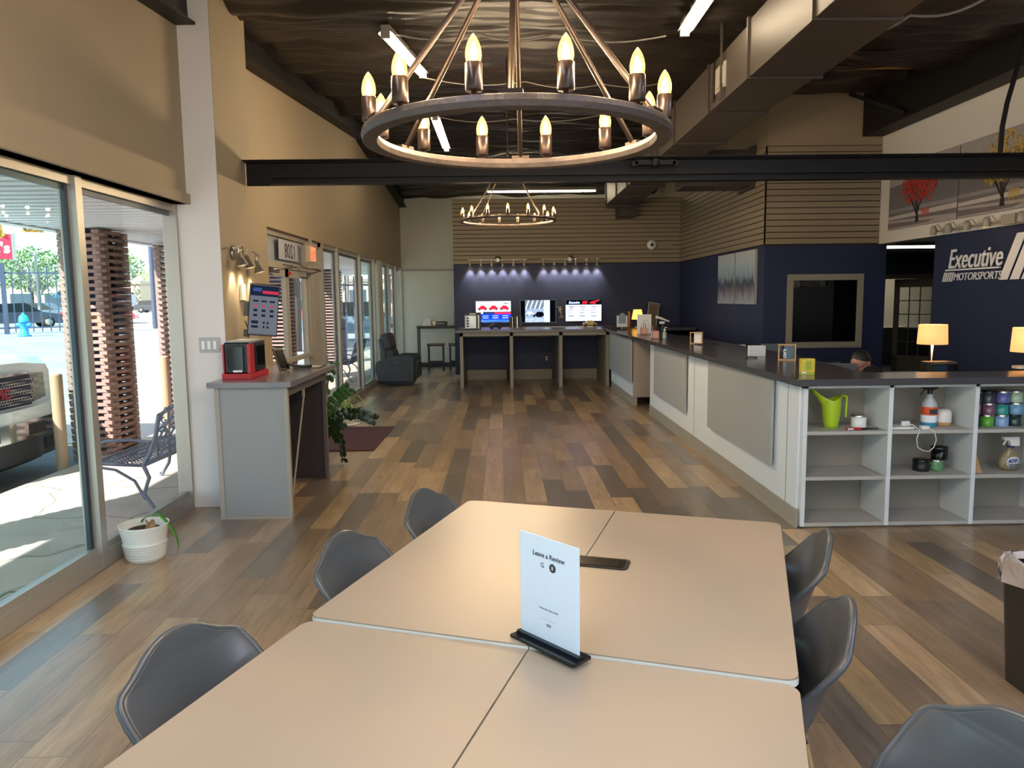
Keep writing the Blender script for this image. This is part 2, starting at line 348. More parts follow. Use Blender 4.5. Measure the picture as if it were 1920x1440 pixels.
strip('a', (1.56, 5.75, 3.84), 2.4, rad(-4), 'strip light on the ceiling beside the black duct, cut off at the top', tilt=.085)
strip('b', (-.9, 7.75, 4.0), 1.75, rad(-5), 'strip light seen through the left side of the large chandelier', tilt=.085)
strip('c', (-.91, 12.3, 4.2), 2.3, 0, 'strip light framed by the lower left of the large chandelier ring')
strip('d', (.92, 17.2, 4.0), 2.44, PI/2, 'long strip light running sideways over the far partition wall')
for i, (x, y) in enumerate([(-.9, .6), (1.5, -.2), (3.7, 1.6), (1.2, -2.2), (3.7, -2.0)]):  # out-of-view strips added to fill the room with cool light
    strip('e', (x, y, ceil_z(y)-.25), 2.4, 0, 'unseen strip light added on the ceiling as cool fill for the room', m_tubefill, tilt=.085)
# hall ceiling light, and an added one that brightens the office
t = thing('troffer_light', 'flat recessed ceiling light glowing in the hall beyond the navy wall', 'light', (7.0, 12.8, 2.43))
t2 = thing('troffer_light', 'added ceiling light brightening the small office beyond the glazed door', 'light', (8.6, 16.6, 2.43)); MB().box(-.6, .6, -.3, .3, 0, .03).build('housing', m_fix, t2); MB().box(-.55, .55, -.25, .25, -.008, 0).build('diffuser', emitmat('added office fill', 'fff0d0', 3.0), t2)  # added source, lights the office behind the glazed door
MB().box(-1.2, 1.2, -.35, .35, 0, .03).build('housing', m_fix, t); MB().box(-1.15, 1.15, -.3, .3, -.008, .0).build('diffuser', emitmat('troffer', 'fff2dc', 1.6), t)
# ---------------------------------------------------------------- storefront windows (left), door
def window(name, ys, x, tints, z1=2.40, sill=.12, mw=.07, xo=-.10):
    """ys: mullion centres; aluminium frame with panes of glass"""
    b = MB(); y0, y1 = ys[0], ys[-1]
    b.box(x+xo, x, y0, y1, 0, sill-.02).box(x+xo+.02, x-.03, y0, y1, sill-.02, sill+.02)
    b.box(x+xo, x-.02, y0, y1, z1-.055, z1-.001).box(x+xo+.03, x-.05, y0, y1, z1-.09, z1-.055, 1)
    for i, y in enumerate(ys):
        a, c = (y-mw/2, y+mw/2)
        if i == 0: a, c = y, y+mw*.6
        if i == len(ys)-1: a, c = y-mw*.35, y
        b.box(x+xo, x+.004, a, c, 0.003, z1-.002)
        if 0 < i < len(ys)-1: b.box(x+xo+.03, x-.045, a-.035, a, sill, z1-.05, 1)
    w = struct(name, b, [m_frame, m_frame_d])
    for i in range(len(ys)-1):
        MB().box(x+xo+.045, x+xo+.051, ys[i]+.01, ys[i+1]-.01, sill, z1-.05).build('glass_pane', m_glass_t if tints[i] else m_glass, w)
    return w
window('window_1', [-3.19, -1.0, .85, 2.7, 4.62, 5.995], -2.5, [1, 1, 1, 1, 0])
window('window_2', [10.42, 11.42, 13.2, 14.62, 15.05], -2.42, [0, 0, 1, 1], z1=2.42, mw=.08)
window('window_3', [15.5, 16.5, 17.6, 18.58], -2.42, [1, 0, 1], z1=2.42)

b = MB(); b.box(-2.6, 4.4, -3.36, -3.26, 0, .1).box(-2.6, 4.4, -3.36, -3.26, 2.34, 2.4)
for x in (-2.6, -1.2, .2, 1.6, 3.0, 4.33): b.box(x, x+.07, -3.36, -3.26, .0, 2.4)
w4 = struct('window_4', b, m_frame)
MB().box(-2.55, 4.36, -3.32, -3.313, .1, 2.34).build('glass_pane', m_glass, w4)
# double door 8.15 - 10.3
b = MB(); X = -2.5
b.box(X-.12, X, 8.0, 8.1, 0, 2.42).box(X-.12, X, 10.02, 10.12, 0, 2.42).box(X-.12, X+.02, 10.12, 10.42, 0, 2.42).box(X-.12, X, 8.1, 10.02, 2.37, 2.42).box(X-.12, X, 8.1, 10.02, 2.02, 2.09).box(X-.12, X, 8.1, 10.02, 0, .02)
d1 = struct('door_1', b, m_greige_l)
MB().box(X-.06, X-.05, 8.1, 10.02, 2.09, 2.37).build('transom_panel', mat('grey transom film', '9aa0a6', .4), d1)
def leaf(y0, y1, hinge):
    b = MB(); b.box(X-.08, X-.03, y0, y0+.07, .02, 2.02).box(X-.08, X-.03, y1-.07, y1, .02, 2.02).box(X-.08, X-.03, y0, y1, .02, .17).box(X-.08, X-.03, y0, y1, 1.93, 2.02)
    l = b.build('door_leaf', m_greige_l, d1)
    MB().box(X-.06, X-.054, y0+.07, y1-.07, .17, 1.93).build('glass_pane', m_glass, l)
    MB().box(X-.03, X+.04, y0+.03, y1-.03, .93, .98).build('push_bar', m_greige_l, l)
    a = y1-.15 if hinge else y0+.15; c = y1-.62 if hinge else y0+.62
    MB().box(X-.03, X+.05, min(a, a+(-.22 if hinge else .22)), max(a, a+(-.22 if hinge else .22)), 1.95, 2.01).tube([(X+.05, a, 1.99), (X+.24, (a+c)/2, 2.02), (X+.03, c, 2.06)], .011).build('door_closer', m_steel, l)
leaf(8.11, 9.06, False); leaf(9.07, 10.01, True)
s = thing('address_sign', 'house number sticker reading 1208 backwards above the entrance doors', 'sign', (X+.005, 9.15, 2.12))
MB().box(-.002, .0, -.5, .42, .0, .23).build('backing', mat('grey sign backing', 'a4a6b0', .5), s)
text('numbers', '1208', .235, m_ink, basis((.002, -.42, .03), (0, 1, 0), (1, 0, 0)) @ Matrix.Translation((.62, 0, 0)) @ Matrix.Diagonal((-1, 1, 1, 1)), s)
s = thing('exit_sign', 'red lit EXIT sign hanging above the entrance doors', 'sign', (X+.14, 9.55, 2.1))
MB().box(-.03, .03, -.14, .14, .02, .22).build('housing', mat('beige plastic', 'b9a88a', .5), s, bevel=.006)
MB().box(-.04, .04, -.15, .15, .22, .24).box(-.012, .012, -.02, .02, .24, .31).build('bracket', m_greige_l, s)
MB().box(.0305, .033, -.125, .125, .035, .205).build('face', mat('exit face', 'e88068', .4, emit=.3), s)
text('letters', 'EXIT', .155, emitmat('exit red', 'ff3a20', 1.6), basis((.034, -.12, .05), (0, 1, 0), (1, 0, 0)), s, sx=.72, bold=.004)
m2 = MB().box(X-.0, X+.006, 9.0, 9.12, 1.955, 1.985)
tag(m2.build('door_sticker', m_red), 'small red sticker on the frame over the entrance doors', 'sticker')
# front entrance mat
tag(MB().rbox(-2.35, -1.42, 8.2, 9.75, .003, .012, .02).build('door_mat', mat('maroon ribbed mat', '4a2f36', .95, bump=.6, bscale=150)), 'dark maroon door mat on the floor by the entrance', 'mat')
# ---------------------------------------------------------------- outside: sidewalk, lot, street
def conc_mat():
    M = bpy.data.materials.new('stamped concrete'); M.use_nodes = True; nt = M.node_tree; N = nt.nodes; L = nt.links; b = N['Principled BSDF']
    tc = N.new('ShaderNodeTexCoord'); n = N.new('ShaderNodeTexNoise'); n.inputs['Scale'].default_value = 1.2; n.inputs['Detail'].default_value = 3
    L.new(tc.outputs['Object'], n.inputs['Vector']); mx = N.new('ShaderNodeMixRGB'); mx.inputs[0].default_value = .35
    L.new(tc.outputs['Object'], mx.inputs[1]); L.new(n.outputs['Color'], mx.inputs[2])
    v = N.new('ShaderNodeTexVoronoi'); v.feature = 'DISTANCE_TO_EDGE'; v.inputs['Scale'].default_value = 1.5; L.new(mx.outputs[0], v.inputs['Vector'])
    r = N.new('ShaderNodeMapRange'); r.inputs[1].default_value = .0; r.inputs[2].default_value = .018; r.inputs[3].default_value = .45; r.inputs[4].default_value = 1; L.new(v.outputs[0], r.inputs[0])
    n2 = N.new('ShaderNodeTexNoise'); n2.inputs['Scale'].default_value = 3; n2.inputs['Detail'].default_value = 6; L.new(tc.outputs['Object'], n2.inputs['Vector'])
    cr = N.new('ShaderNodeValToRGB'); cr.color_ramp.elements[0].color = (*lin('a8988a'), 1); cr.color_ramp.elements[1].color = (*lin('cbb9a8'), 1); L.new(n2.outputs[0], cr.inputs[0])
    s = N.new('ShaderNodeVectorMath'); s.operation = 'SCALE'; L.new(cr.outputs[0], s.inputs[0]); L.new(r.outputs[0], s.inputs['Scale']); L.new(s.outputs[0], b.inputs['Base Color'])
    b.inputs['Roughness'].default_value = .8; return M
struct('sidewalk', MB().box(-4.45, -2.56, -12, 40, -.3, -.015).box(-2.56, 8, -12, -3.2, -.3, -.015), conc_mat())
m_asph = mat('worn asphalt', '8b8a88', .9, var=.18, vscale=.5, bump=.3, bscale=40)
m_asph2 = mat('patched dark asphalt', '4a4d52', .85, var=.15, vscale=2, bump=.3, bscale=60)
b = MB(); xs = [-4.45, -9, -13, -17, -30, -125]; zs = [-.11, -.11, .05, .25, .25, .25]
for i in range(5): b.add([(xs[i], -40, zs[i]), (xs[i], 190, zs[i]), (xs[i+1], 190, zs[i+1]), (xs[i+1], -40, zs[i+1])], [(0, 1, 2, 3)])
struct('parking_lot', b, m_asph)
tag(MB().box(-7.2, -4.46, 4.6, 11.0, -.11, -.106).build('asphalt_patch', m_asph2), kind='structure')
m_line = mat('faded yellow paint', 'd8c27e', .8, var=.2, vscale=6)
struct('parking_lines', MB().box(-9.6, -4.8, 9.30, 9.40, -.106, -.102).box(-9.6, -4.8, 12.1, 12.2, -.109, -.104).box(-9.6, -4.8, 14.9, 15, -.109, -.104).box(-75, -19, 44, 44.5, .251, .26), m_line)
struct('street', MB().box(-75, -13, 52, 75, .252, .262), mat('street asphalt', '7f8286', .8, var=.1, vscale=.3))
# canopy soffit with ribs running out from the store
b = MB(); n = 150
for i in range(n):
    y = -8+i*.22; b.box(-4.85, -2.62, y, y+.13, 2.455, 2.48); b.box(-4.85, -2.62, y+.13, y+.22, 2.52, 2.54)
struct('soffit', b, mat('white ribbed soffit', 'd9dbdc', .5))
MB().box(-4.85, 6, -6.2, -3.4, 2.455, 2.5).build('unseen_sun_block', bpy.data.materials['white ribbed soffit'])['kind'] = 'structure'  # unseen canopy added to keep direct sun out of the front window
struct('fascia', MB().box(-5.0, -4.85, -8, 25, 2.44, 3.3).box(-4.95, -2.6, -8, 25, 3.25, 3.3), mat('fascia white', 'd2d4d4', .5))
struct('outer_wall', MB().box(-2.95, -2.62, -8, 25, 2.5, 4.6), m_cream)
# slatted columns, one thing each
m_brd = mat('brown stacked board', '92766b', .8, var=.12, vscale=4)
m_core = mat('dark column core', '37344a', .9)
def column(y, label, x=-4.5):
    t = thing('slatted_column', label, 'column', (x, y, -.11), 0, 'slatted columns along the sidewalk')
    MB().box(-.13, .13, -.16, .16, 0, 2.56).build('core', m_core, t)
    p = .0765; a = MB(); 
    for i in range(33):
        z = .02+i*p
        for s in (-1, 1): a.box(-.25, .25, s*.22-.04, s*.22+.04, z, z+.036)
        for s in (-1, 1): a.box(s*.185-.04, s*.185+.04, -.315, .315, z+.0365, z+.072)
    a.build('boards', m_brd, t); return t
column(8.55, 'brown stacked-board column behind the bench, seen through the front glass')
column(10.8, 'stacked-board column seen at the right edge of the front glass, behind a bollard')
column(15.5, 'stacked-board column seen through the entrance doors')
column(20.2, 'stacked-board column seen through the first pane right of the doors')
column(4.1, 'stacked-board column nearest the viewer, left of the photo')
m_boll = mat('tan bollard paint', 'b08a6c', .6)
def bollard(x, y, label):
    t = tag(MB().cyl(0, 0, -.11, .93, .058, 18).sphere((0, 0, .93), .058, 14, sc=(1, 1, .4)).build('bollard', m_boll, loc=(x, y, 0)), label, 'bollard', 'tan bollards by the curb')
bollard(-4.5, 7.65, 'tan round bollard between the white pickup and the near column')
bollard(-4.45, 10.0, 'tan round bollard standing in front of the second column')
# cast metal bench
m_bench = mat('grey cast metal', '6c7080', .45, metal=.4)
def scroll(b, c, r, a0, turns, ax, ay, M=None, rr=.009):
    pts = [Vector(c)+ax*(r*(1-.8*i/20)*math.cos(a0+turns*2*PI*i/20))+ay*(r*(1-.8*i/20)*math.sin(a0+turns*2*PI*i/20)) for i in range(21)]
    b.tube(pts, rr, 6, 0, M)
def bench(loc, rotz, label):
    t = thing('garden_bench', label, 'bench', loc, rotz, 'cast metal benches on the sidewalk')
    X_, Y_, Z_ = Vector((1, 0, 0)), Vector((0, 1, 0)), Vector((0, 0, 1))
    # local: bench faces +y, length along x 1.2
    b = MB()
    b.tube([(-.6, .44, .43), (-.6, .02, .41), (.6, .02, .41), (.6, .44, .43)], .016, 8, closed=True)
    n = 26
    for i in range(-9, n):
        for sgn in (1, -1):
            x0 = -.6+i*.0462*1.0; pts = []
            for k in range(11):
                yy = .03+k*.04; xx = x0+(k*.04 if sgn > 0 else .4-k*.04)
                if -.59 < xx < .59: pts.append((xx, yy, .425+.012*math.sin(k*1.5+(0 if sgn > 0 else PI))-.0))
            if len(pts) > 1: b.tube(pts, .009, 4, flat=.5)
    b.build('seat', m_bench, t)
    for s in (-.6, .6):
        b = MB(); b.tube([(s, .02, .41), (s, -.02, .3), (s, .03, .15), (s, -.06, 0)], [.017, .016, .015, .014], 8)
        b.tube([(s, .44, .42), (s, .4, .3), (s, .42, .15), (s, .5, .01)], [.017, .016, .015, .013], 8)
        b.tube([(s, .02, .1), (s, .1, .27), (s, .25, .37), (s, .42, .4)], .012, 8)
        scroll(b, (s, .49, .03), .03, -PI/2, 1.0, Y_, Z_); b.build('end_leg', m_bench, t)
        b = MB(); b.tube([(s, -.13, .86), (s, -.1, .7), (s, -.04, .52), (s, .02, .41)], .017, 8)
        b.tube([(s, -.05, .62), (s, .1, .64), (s, .3, .63), (s, .42, .6), (s, .46, .55), (s, .42, .5), (s, .44, .43)], .014, 8)
        scroll(b, (s, .44, .6), .035, PI/2, -1.0, Y_, Z_); b.build('armrest', m_bench, t)
    b = MB(); up = Vector((0, -.28, .9)).normalized()
    b.tube([(-.6, -.13, .86), (-.3, -.16, .93), (0, -.17, .96), (.3, -.16, .93), (.6, -.13, .86)], .016, 8)
    for i in range(6):
        cx = -.5+i*.2; b.tube([(cx-.1, .0, .43), (cx, -.05, .6), (cx+.09, -.11, .78), (cx+.02, -.155, .92)], .011, 6)
        b.tube([(cx+.1, .0, .43), (cx, -.05, .6), (cx-.09, -.11, .78), (cx-.02, -.155, .92)], .011, 6)
        scroll(b, (cx, -.08, .68), .075, 0, 1.3, X_, up); scroll(b, (cx+.1, -.04, .54), .05, PI, 1.2, X_, up)
    b.build('backrest', m_bench, t); t.scale = (1, 1, .9); return t
bench((-2.83, 6.58, -.015), PI/2-.05, 'grey cast metal bench with lattice seat outside the front glass')
bench((-3.1, 15.9, -.015), PI/2, 'grey scrolled metal bench seen through the panes right of the doors')

# ---------------------------------------------------------------- white pickup, nose at the curb
def pickup():
    t = thing('pickup_truck', 'white pickup truck parked nose-in beyond the sidewalk, cut off at left', 'truck', (-4.85, 7.33, -.11))
    m_tw = mat('white car paint', 'f0f3f4', .2, coat=.6); m_chr = mat('chrome', 'cfd2d4', .12, metal=1); m_tire = mat('tire rubber', '1b1b1d', .8); m_dk = mat('dark bumper plastic', '3c4048', .6)
    # local x: forward (+x to the store). section profile along x for hood / cab, width half 1.0
    def shell(sec, name, ma, nseg=1):
        b = MB(); n = len(sec[0][1])
        vs = [(x, y, z) for x, pts in sec for (y, z) in pts]
        fs = [(i*n+j, i*n+(j+1) % n, (i+1)*n+(j+1) % n, (i+1)*n+j) for i in range(len(sec)-1) for j in range(n)]
        b.add(vs, fs, 0, True); b.add(vs[:n], [tuple(range(n-1, -1, -1))]); b.add(vs[-n:], [tuple(range(n))]); return b.build(name, ma, t, bevel=.02)
    def sec(w, z0, z1, r=.12, cr=.03): return [(-w, z0), (w, z0), (w, z1-r), (w-r*.5, z1-r*.25), (w*.5, z1+cr*.7), (0, z1+cr), (-w*.5, z1+cr*.7), (-w+r*.5, z1-r*.25), (-w, z1-r)]
    shell([(-5.6, sec(.98, .5, 1.25)), (-2.3, sec(.98, .5, 1.28)), (-1.2, sec(.98, .5, 1.24)), (-.45, sec(.99, .52, 1.23)), (-.2, sec(.985, .62, 1.23, .1)), (-.1, sec(.96, .66, 1.14, .1))], 'body', m_tw)
    shell([(-3.9, sec(.85, 1.2, 1.86)), (-2.6, sec(.82, 1.2, 1.88)), (-1.95, sec(.86, 1.2, 1.5)), (-1.6, sec(.9, 1.1, 1.24))], 'cab', mat('car window dark', '22282e', .1))
    # front: grille, lights, bumper
    MB().box(-.12, -.05, -.56, .56, .70, 1.07).build('grille_frame', m_chr, t, bevel=.02)
    g = MB().box(-.07, -.035, -.52, .52, .73, 1.04); g = g.build('grille', mat('grille mesh', '26324a', .4, metal=.5), t)
    for r_ in range(3):
        b = MB()
        for q in range(3): b.box(-.036, -.026, -.53, .55, .755+r_*.09+q*.028, .761+r_*.09+q*.028)
        for i in range(27):
            for q in range(2): y = -.53+i*.041+q*.02; z = .755+r_*.09+q*.028; b.box(-.036, -.026, y, y+.006, z, z+.034)
        b.build('grille_mesh', m_chr, t)
    b = MB()
    text('badge', 'GMC', .135, mat('badge red', 'a02838', .3), basis((-.02, -.185, .835), (0, 1, 0), (1, 0, 0)), t, ext=.012, sx=1.15, bold=.006)
    for s in (-1, 1):
        MB().add([(-.07, s*.58, .74), (-.07, s*.58, 1.04), (-.11, s*.95, 1.03), (-.11, s*.97, .78), (-.4, s*.61, .74), (-.4, s*.61, 1.06), (-.5, s*.985, 1.05), (-.5, s*.985, .78)], [(0, 1, 2, 3), (3, 2, 6, 7), (1, 5, 6, 2), (0, 3, 7, 4)] if s > 0 else [(3, 2, 1, 0), (7, 6, 2, 3), (2, 6, 5, 1), (4, 7, 3, 0)]).build('headlight', mat('headlight lens', '8f8d80', .1), t)
    def bump(z0, z1, x, w, ma, name, tz=0):
        pts = [(-.5, -w), (x-.14, -w), (x-.04, -w+.08), (x, -w+.35), (x+.03, 0), (x, w-.35), (x-.04, w-.08), (x-.14, w), (-.5, w)]
        MB().prism(pts, z0, z1).build(name, ma, t, bevel=.02)
    bump(.60, .72, .06, 1.0, m_tw, 'bumper_top'); bump(.42, .60, .08, 1.0, m_chr, 'bumper_chrome'); bump(.2, .42, .05, .97, m_dk, 'bumper_lower'); bump(.14, .22, -.05, .8, m_blk, 'air_dam')
    MB().box(.09, .1, -.5, .5, .45, .56).build('bumper_slot', m_blk, t)
    for s in (-1, 1): MB().box(.02, .085, s*.66-.13, s*.66+.13, .26, .37).build('fog_lamp', m_blk, t)
    for x_ in (-1.05, -4.6):
        for s in (-1, 1):
            w = MB(); w.lathe([(.0, -.12), (.24, -.12), (.38, -.11), (.40, -.06), (.40, .06), (.38, .11), (.24, .12), (0, .12)], 26, 0, Matrix.Translation((x_, s*.86, .40)) @ RX); w.build('wheel', m_tire, t)
    return t
pickup()
# ---------------------------------------------------------------- meeting table: four tops pushed together
S_ = Vector((.949, -.3156, 0)); T_ = Vector((.3156, .949, 0)); P0 = Vector((.058, 1.88, 0)); ANG = math.atan2(-.3156, .949)
m_tabtop = mat('tan table laminate', '9d8f7d', .36, spec=.4, bump=.01, bscale=400)
m_tabedge = mat('white edge band', 'ddd8cc', .4)
m_legw = mat('white powder coat', 'd8d8d6', .4)
def table(i, j, label, outer):
    # i: 0 left / 1 right, j: 0 near / 1 far ; local x along S, y along T
    t = thing('conference_table', label, 'table', P0+Vector((0, 0, -.009 if j == 0 else 0)), ANG, 'four conference tables pushed together')
    w, l = .66, 1.30
    x0 = -w if i == 0 else .003; y0 = -l-.004 if j == 0 else .004
    x1, y1 = x0+w-.002, y0+l
    pts = rrect(x0, x1, y0, y1, .002, 1)
    R_ = .035; out = []
    for cx, cy, sx, sy, a0 in ((x1, y1, 1, 1, 0), (x0, y1, -1, 1, 90), (x0, y0, -1, -1, 180), (x1, y0, 1, -1, 270)):
        isout = (sx > 0) == (i == 1)
        r = R_ if isout else .002
        for q in range(6):
            a = rad(a0+90*q/5); out.append((cx-sx*r+r*math.cos(a), cy-sy*r+r*math.sin(a)))
    b = MB(); b.prism(out, .727, .75); b.build('tabletop', m_tabtop, t, bevel=.003)
    ed = [(x*1.0, y*1.0) for x, y in out]
    b = MB(); n = len(ed); cx, cy = (x0+x1)/2, (y0+y1)/2
    g = [(cx+(x-cx)*(1+.0012/w*2), cy+(y-cy)*(1+.0012/l*2)) for x, y in ed]
    b.add([(x, y, .729) for x, y in g]+[(x, y, .7465) for x, y in g], [(k, (k+1) % n, n+(k+1) % n, n+k) for k in range(n)]); b.build('edge_band', m_tabedge, t)
    MB().box(x0+.06, x1-.06, y0+.08, y0+.11, .68, .727).box(x0+.06, x1-.06, y1-.11, y1-.08, .68, .727).box(x0+.05, x0+.08, y0+.08, y1-.08, .68, .727).box(x1-.08, x1-.05, y0+.08, y1-.08, .68, .727).build('apron', m_legw, t)
    for x in (x0+.07, x1-.07):
        for y in (y0+.1, y1-.1): MB().box(x-.02, x+.02, y-.02, y+.02, 0, .68).build('leg', m_legw, t)
    return t
table(0, 0, 'near left tan conference table, its top running out of the photo', 0)
table(1, 0, 'near right tan conference table in front of the sign holder', 0)
table(0, 1, 'far left tan conference table with rounded corner beside two grey chairs', 0)
table(1, 1, 'far right tan conference table holding the right end of the black socket flap', 0)
t = thing('power_socket_box', 'black flip-up power socket set flush in the far table seam', 'socket', (P0+T_*.66+S_*.0), ANG)
MB().rbox(-.16, .16, -.05, .05, .7505, .754, .02, seg=4).build('rim', m_blk, t)
MB().rbox(-.14, .145, -.038, .038, .754, .7555, .012).build('flap', mat('bronze black flap', '2b241c', .25, metal=.5), t, bevel=.001)
MB().box(.115, .12, -.022, .022, .7555, .757).build('latch', m_blk, t)

# sign holder on the seam
t = thing('sign_holder', 'clear upright sign holder asking to leave a review, on the table seam', 'sign', (.112, 1.868, .7505), math.atan2(-.165, .145))
MB().rbox(-.118, .118, -.032, .032, 0, .007, .004).box(-.112, .112, -.012, .012, .007, .016).build('base', mat('black acrylic', '14171c', .15), t, bevel=.001)
MB().box(-.1085, .1085, -.0035, .0035, .012, .292).build('acrylic_sleeve', glassmat('acrylic', (.97, .99, 1), .5), t)
MB().box(-.1065, .1065, -.0012, .0012, .014, .290).build('paper', mat('sign paper', 'dfe6ee', .5), t)
B_ = basis((0, -.0016, 0), (1, 0, 0), (0, -1, 0))
text('heading', 'Leave a Review', .0185, m_ink, B_ @ Matrix.Translation((0, .236, 0)), t, align='CENTER', ext=.0002, bold=.0003)
text('mark', 'G', .019, m_ink, B_ @ Matrix.Translation((-.022, .209, 0)), t, align='CENTER', ext=.0002)
MB().lathe([(.0, 0), (.0115, 0), (.0115, .0004), (0, .0004)], 20, 0, B_ @ Matrix.Translation((.015, .2155, .0))).build('round_mark', m_ink, t)
text('mark', 'R', .014, m_paper, B_ @ Matrix.Translation((.015, .2105, .0006)), t, align='CENTER', ext=.0002)
text('caption', 'Please tell us how we did', .0065, m_ink, B_ @ Matrix.Translation((0, .098, 0)), t, align='CENTER', ext=.0002)
MB().box(-.026, .026, .0718, .0722, 0, .0003, M=B_).box(-.008, .008, .055, .062, 0, .0003, M=B_).build('footer_mark', mat('grey ink', '888c94', .7), t)

# ---------------------------------------------------------------- moulded chairs
m_chair = mat('dark grey moulded plastic', '484c50', .3, spec=.5); m_cush = mat('black leatherette pad', '24272b', .4); m_wleg = mat('beech wood leg', 'b98f5e', .5)
def make_chair(label):
    t = thing('moulded_chair', label, 'chair', group='grey moulded chairs around the table')
    # local: sitter faces +y ; origin on the floor under the seat centre
    prof = [(.25, .425, .19), (.24, .445, .215), (.16, .452, .235), (.02, .432, .235), (-.10, .428, .235), (-.17, .445, .235), (-.212, .50, .232), (-.232, .56, .232), (-.246, .61, .231), (-.260, .665, .228), (-.268, .700, .219), (-.272, .714, .203), (-.274, .722, .183), (-.277, .732, .155), (-.280, .748, .126), (-.283, .763, .100), (-.286, .776, .072), (-.288, .784, .040), (-.289, .787, .012)]
    def fn(u, v):
        q = u*(len(prof)-1); i = min(int(q), len(prof)-2); f = q-i
        y, z, w = [prof[i][k]*(1-f)+prof[i+1][k]*f for k in range(3)]
        x = (2*v-1)*w; e = abs(x/.235); back = max(0, min(1, (z-.44)/.14)) if y < 0 else 0
        return (x, y+back*e*e*(.02+.17*max(0, min(1, (.715-z)/.24))**1.1), z+.055*e**2.6*(1-back)*(1 if y < .2 else .3))
    fn_ = fn
    def fn(u, v):
        x, y, z = fn_(u, v); return (x, y, z)
    b = MB().grid(fn, 36, 22); sh = b.build('shell', m_chair, t, solid=.012, subs=1)
    b = MB()
    rim = [fn(u/40, 0) for u in range(41)]+[fn(1, v/20) for v in range(1, 20)]+[fn(1-u/40, 1) for u in range(41)]
    b.tube([(p[0]*1.01, p[1]-.004, p[2]) for p in rim], .010, 8); b.build('rim', m_chair, t)
    MB().grid(lambda u, v: (lambda x, y: (x, y, .462+.018*(1-(2*v-1)**4)*(1-(2*u-1)**4)+(.02*abs(2*v-1)**2.4)))((2*v-1)*.19, -.16+u*.36), 12, 12).build('seat_pad', m_cush, t, solid=.006)
    for sx in (-1, 1):
        for sy in (-1, 1):
            MB().tube([(sx*.11, sy*.11-.02, .42), (sx*.22, sy*.22-.02, .0)], [.016, .011], 10).build('leg', m_wleg, t)
    MB().tube([(-.15, -.17, .26), (.15, .13, .26)], .006, 6).tube([(.15, -.17, .26), (-.15, .13, .26)], .006, 6).build('brace', m_blk, t)
    return t
# (back-top centre x, y, heading of the sitter)
aS = math.atan2(S_.y, S_.x)
ch = [(-.37, 3.35, aS, 'grey chair at the far left of the table, nearest the navy counter end'),
      (-.60, 2.72, aS, 'grey chair on the left side of the table, middle one of three'),
      (-.865, 1.91, aS, 'large grey chair on the left side of the table, in front of the pale floor'),
      (-1.13, 1.19, aS, 'grey chair of which only a dark tip shows in the lower left corner'),
      (1.165, 2.66, aS+PI, 'grey chair on the right side of the table, nearest the white shelves'),
      (.955, 2.03, aS+PI, 'grey chair on the right side of the table, beside the table seam'),
      (1.04, 1.42, aS+PI+rad(34), 'pale-lit grey chair turned away at the lower right corner of the photo')]
first = None
for x, y, a, lb in ch:
    d = Vector((math.cos(a), math.sin(a), 0)); o = Vector((x, y, 0))+d*.275
    if first is None: first = make_chair(lb); c = first
    else: c = dup(first, label=lb)
    c.location = o; c.rotation_euler = (0, 0, a-PI/2)

# ---------------------------------------------------------------- long counter (near part), facing left
t = thing('reception_counter', 'long white reception counter with grey hanging panels and dark top', 'counter', (0, 0, 0))
X0 = 2.085
MB().box(X0, X0+.04, 5.25, 10.6, .13, 1.02).build('white_panel', m_panel, t)
MB().box(X0-.0012, X0-.0003, 8.14, 8.146, .13, 1.02).box(X0-.001, X0, 5.45, 5.456, .13, 1.02).build('panel_seam', m_ink, t)
MB().box(X0+.005, X0+.06, 5.25, 10.6, 0, .13).box(X0-.02, X0+.005, 5.22, 10.6, 0, .022).box(X0-.008, X0+.005, 5.22, 10.6, .022, .128).build('kick_board', m_greige_l, t)
for y0, y1 in ((5.69, 7.47), (8.42, 10.15)):
    MB().box(X0-.04, X0-.015, y0, y1, .35, 1.012).box(X0-.015, X0, y0+.05, y1-.1, .37, 1.0).build('hanging_panel', m_greige, t, bevel=.002)
MB().box(X0+.04, X0+.58, 10.56, 10.6, .0, 1.02).build('end_panel', m_greige, t)
# desk behind (seating side)
MB().prism([(2.03, 5.14), (5.15, 5.14), (5.15, 5.55), (2.76, 5.55), (2.69, 5.72), (2.86, 7.3), (2.72, 11.3), (1.93, 11.3)], 1.022, 1.07).build('countertop', m_top, t, bevel=.003)
# ---------------------------------------------------------------- shelf unit at the front end
t = thing('shelf_unit', 'open white shelving unit in the end of the reception counter', 'shelves', (0, 0, 0))
xs = [2.10, 2.70, 3.305, 3.915, 4.52, 5.12]; Yf = 5.2
m_sh = mat('white melamine', 'd4d9da', .5); m_shb = mat('grey melamine back', '8f887c', .6)
for i, x in enumerate(xs):
    MB().box(x-.0, x+.03, Yf, 5.58, .012, 1.02).build('divider', m_sh, t, bevel=.001)
for i in range(5):
    for z in (.012, .345, .67): MB().box(xs[i]+.03, xs[i+1], Yf+.004, 5.57, z-.012+.012, z+.025).build('shelf', mat('greige melamine', 'aeaba2', .5) if 'greige melamine' not in bpy.data.materials else bpy.data.materials['greige melamine'], t)
MB().box(2.10, 5.15, Yf, 5.58, 1.0, 1.021).build('top_rail', m_sh, t)
MB().box(2.10, 5.15, 5.56, 5.58, .0, 1.02).build('back_panel', m_shb, t)
MB().box(2.12, 5.15, Yf+.03, 5.55, 0, .012).build('plinth', m_greige_l, t)
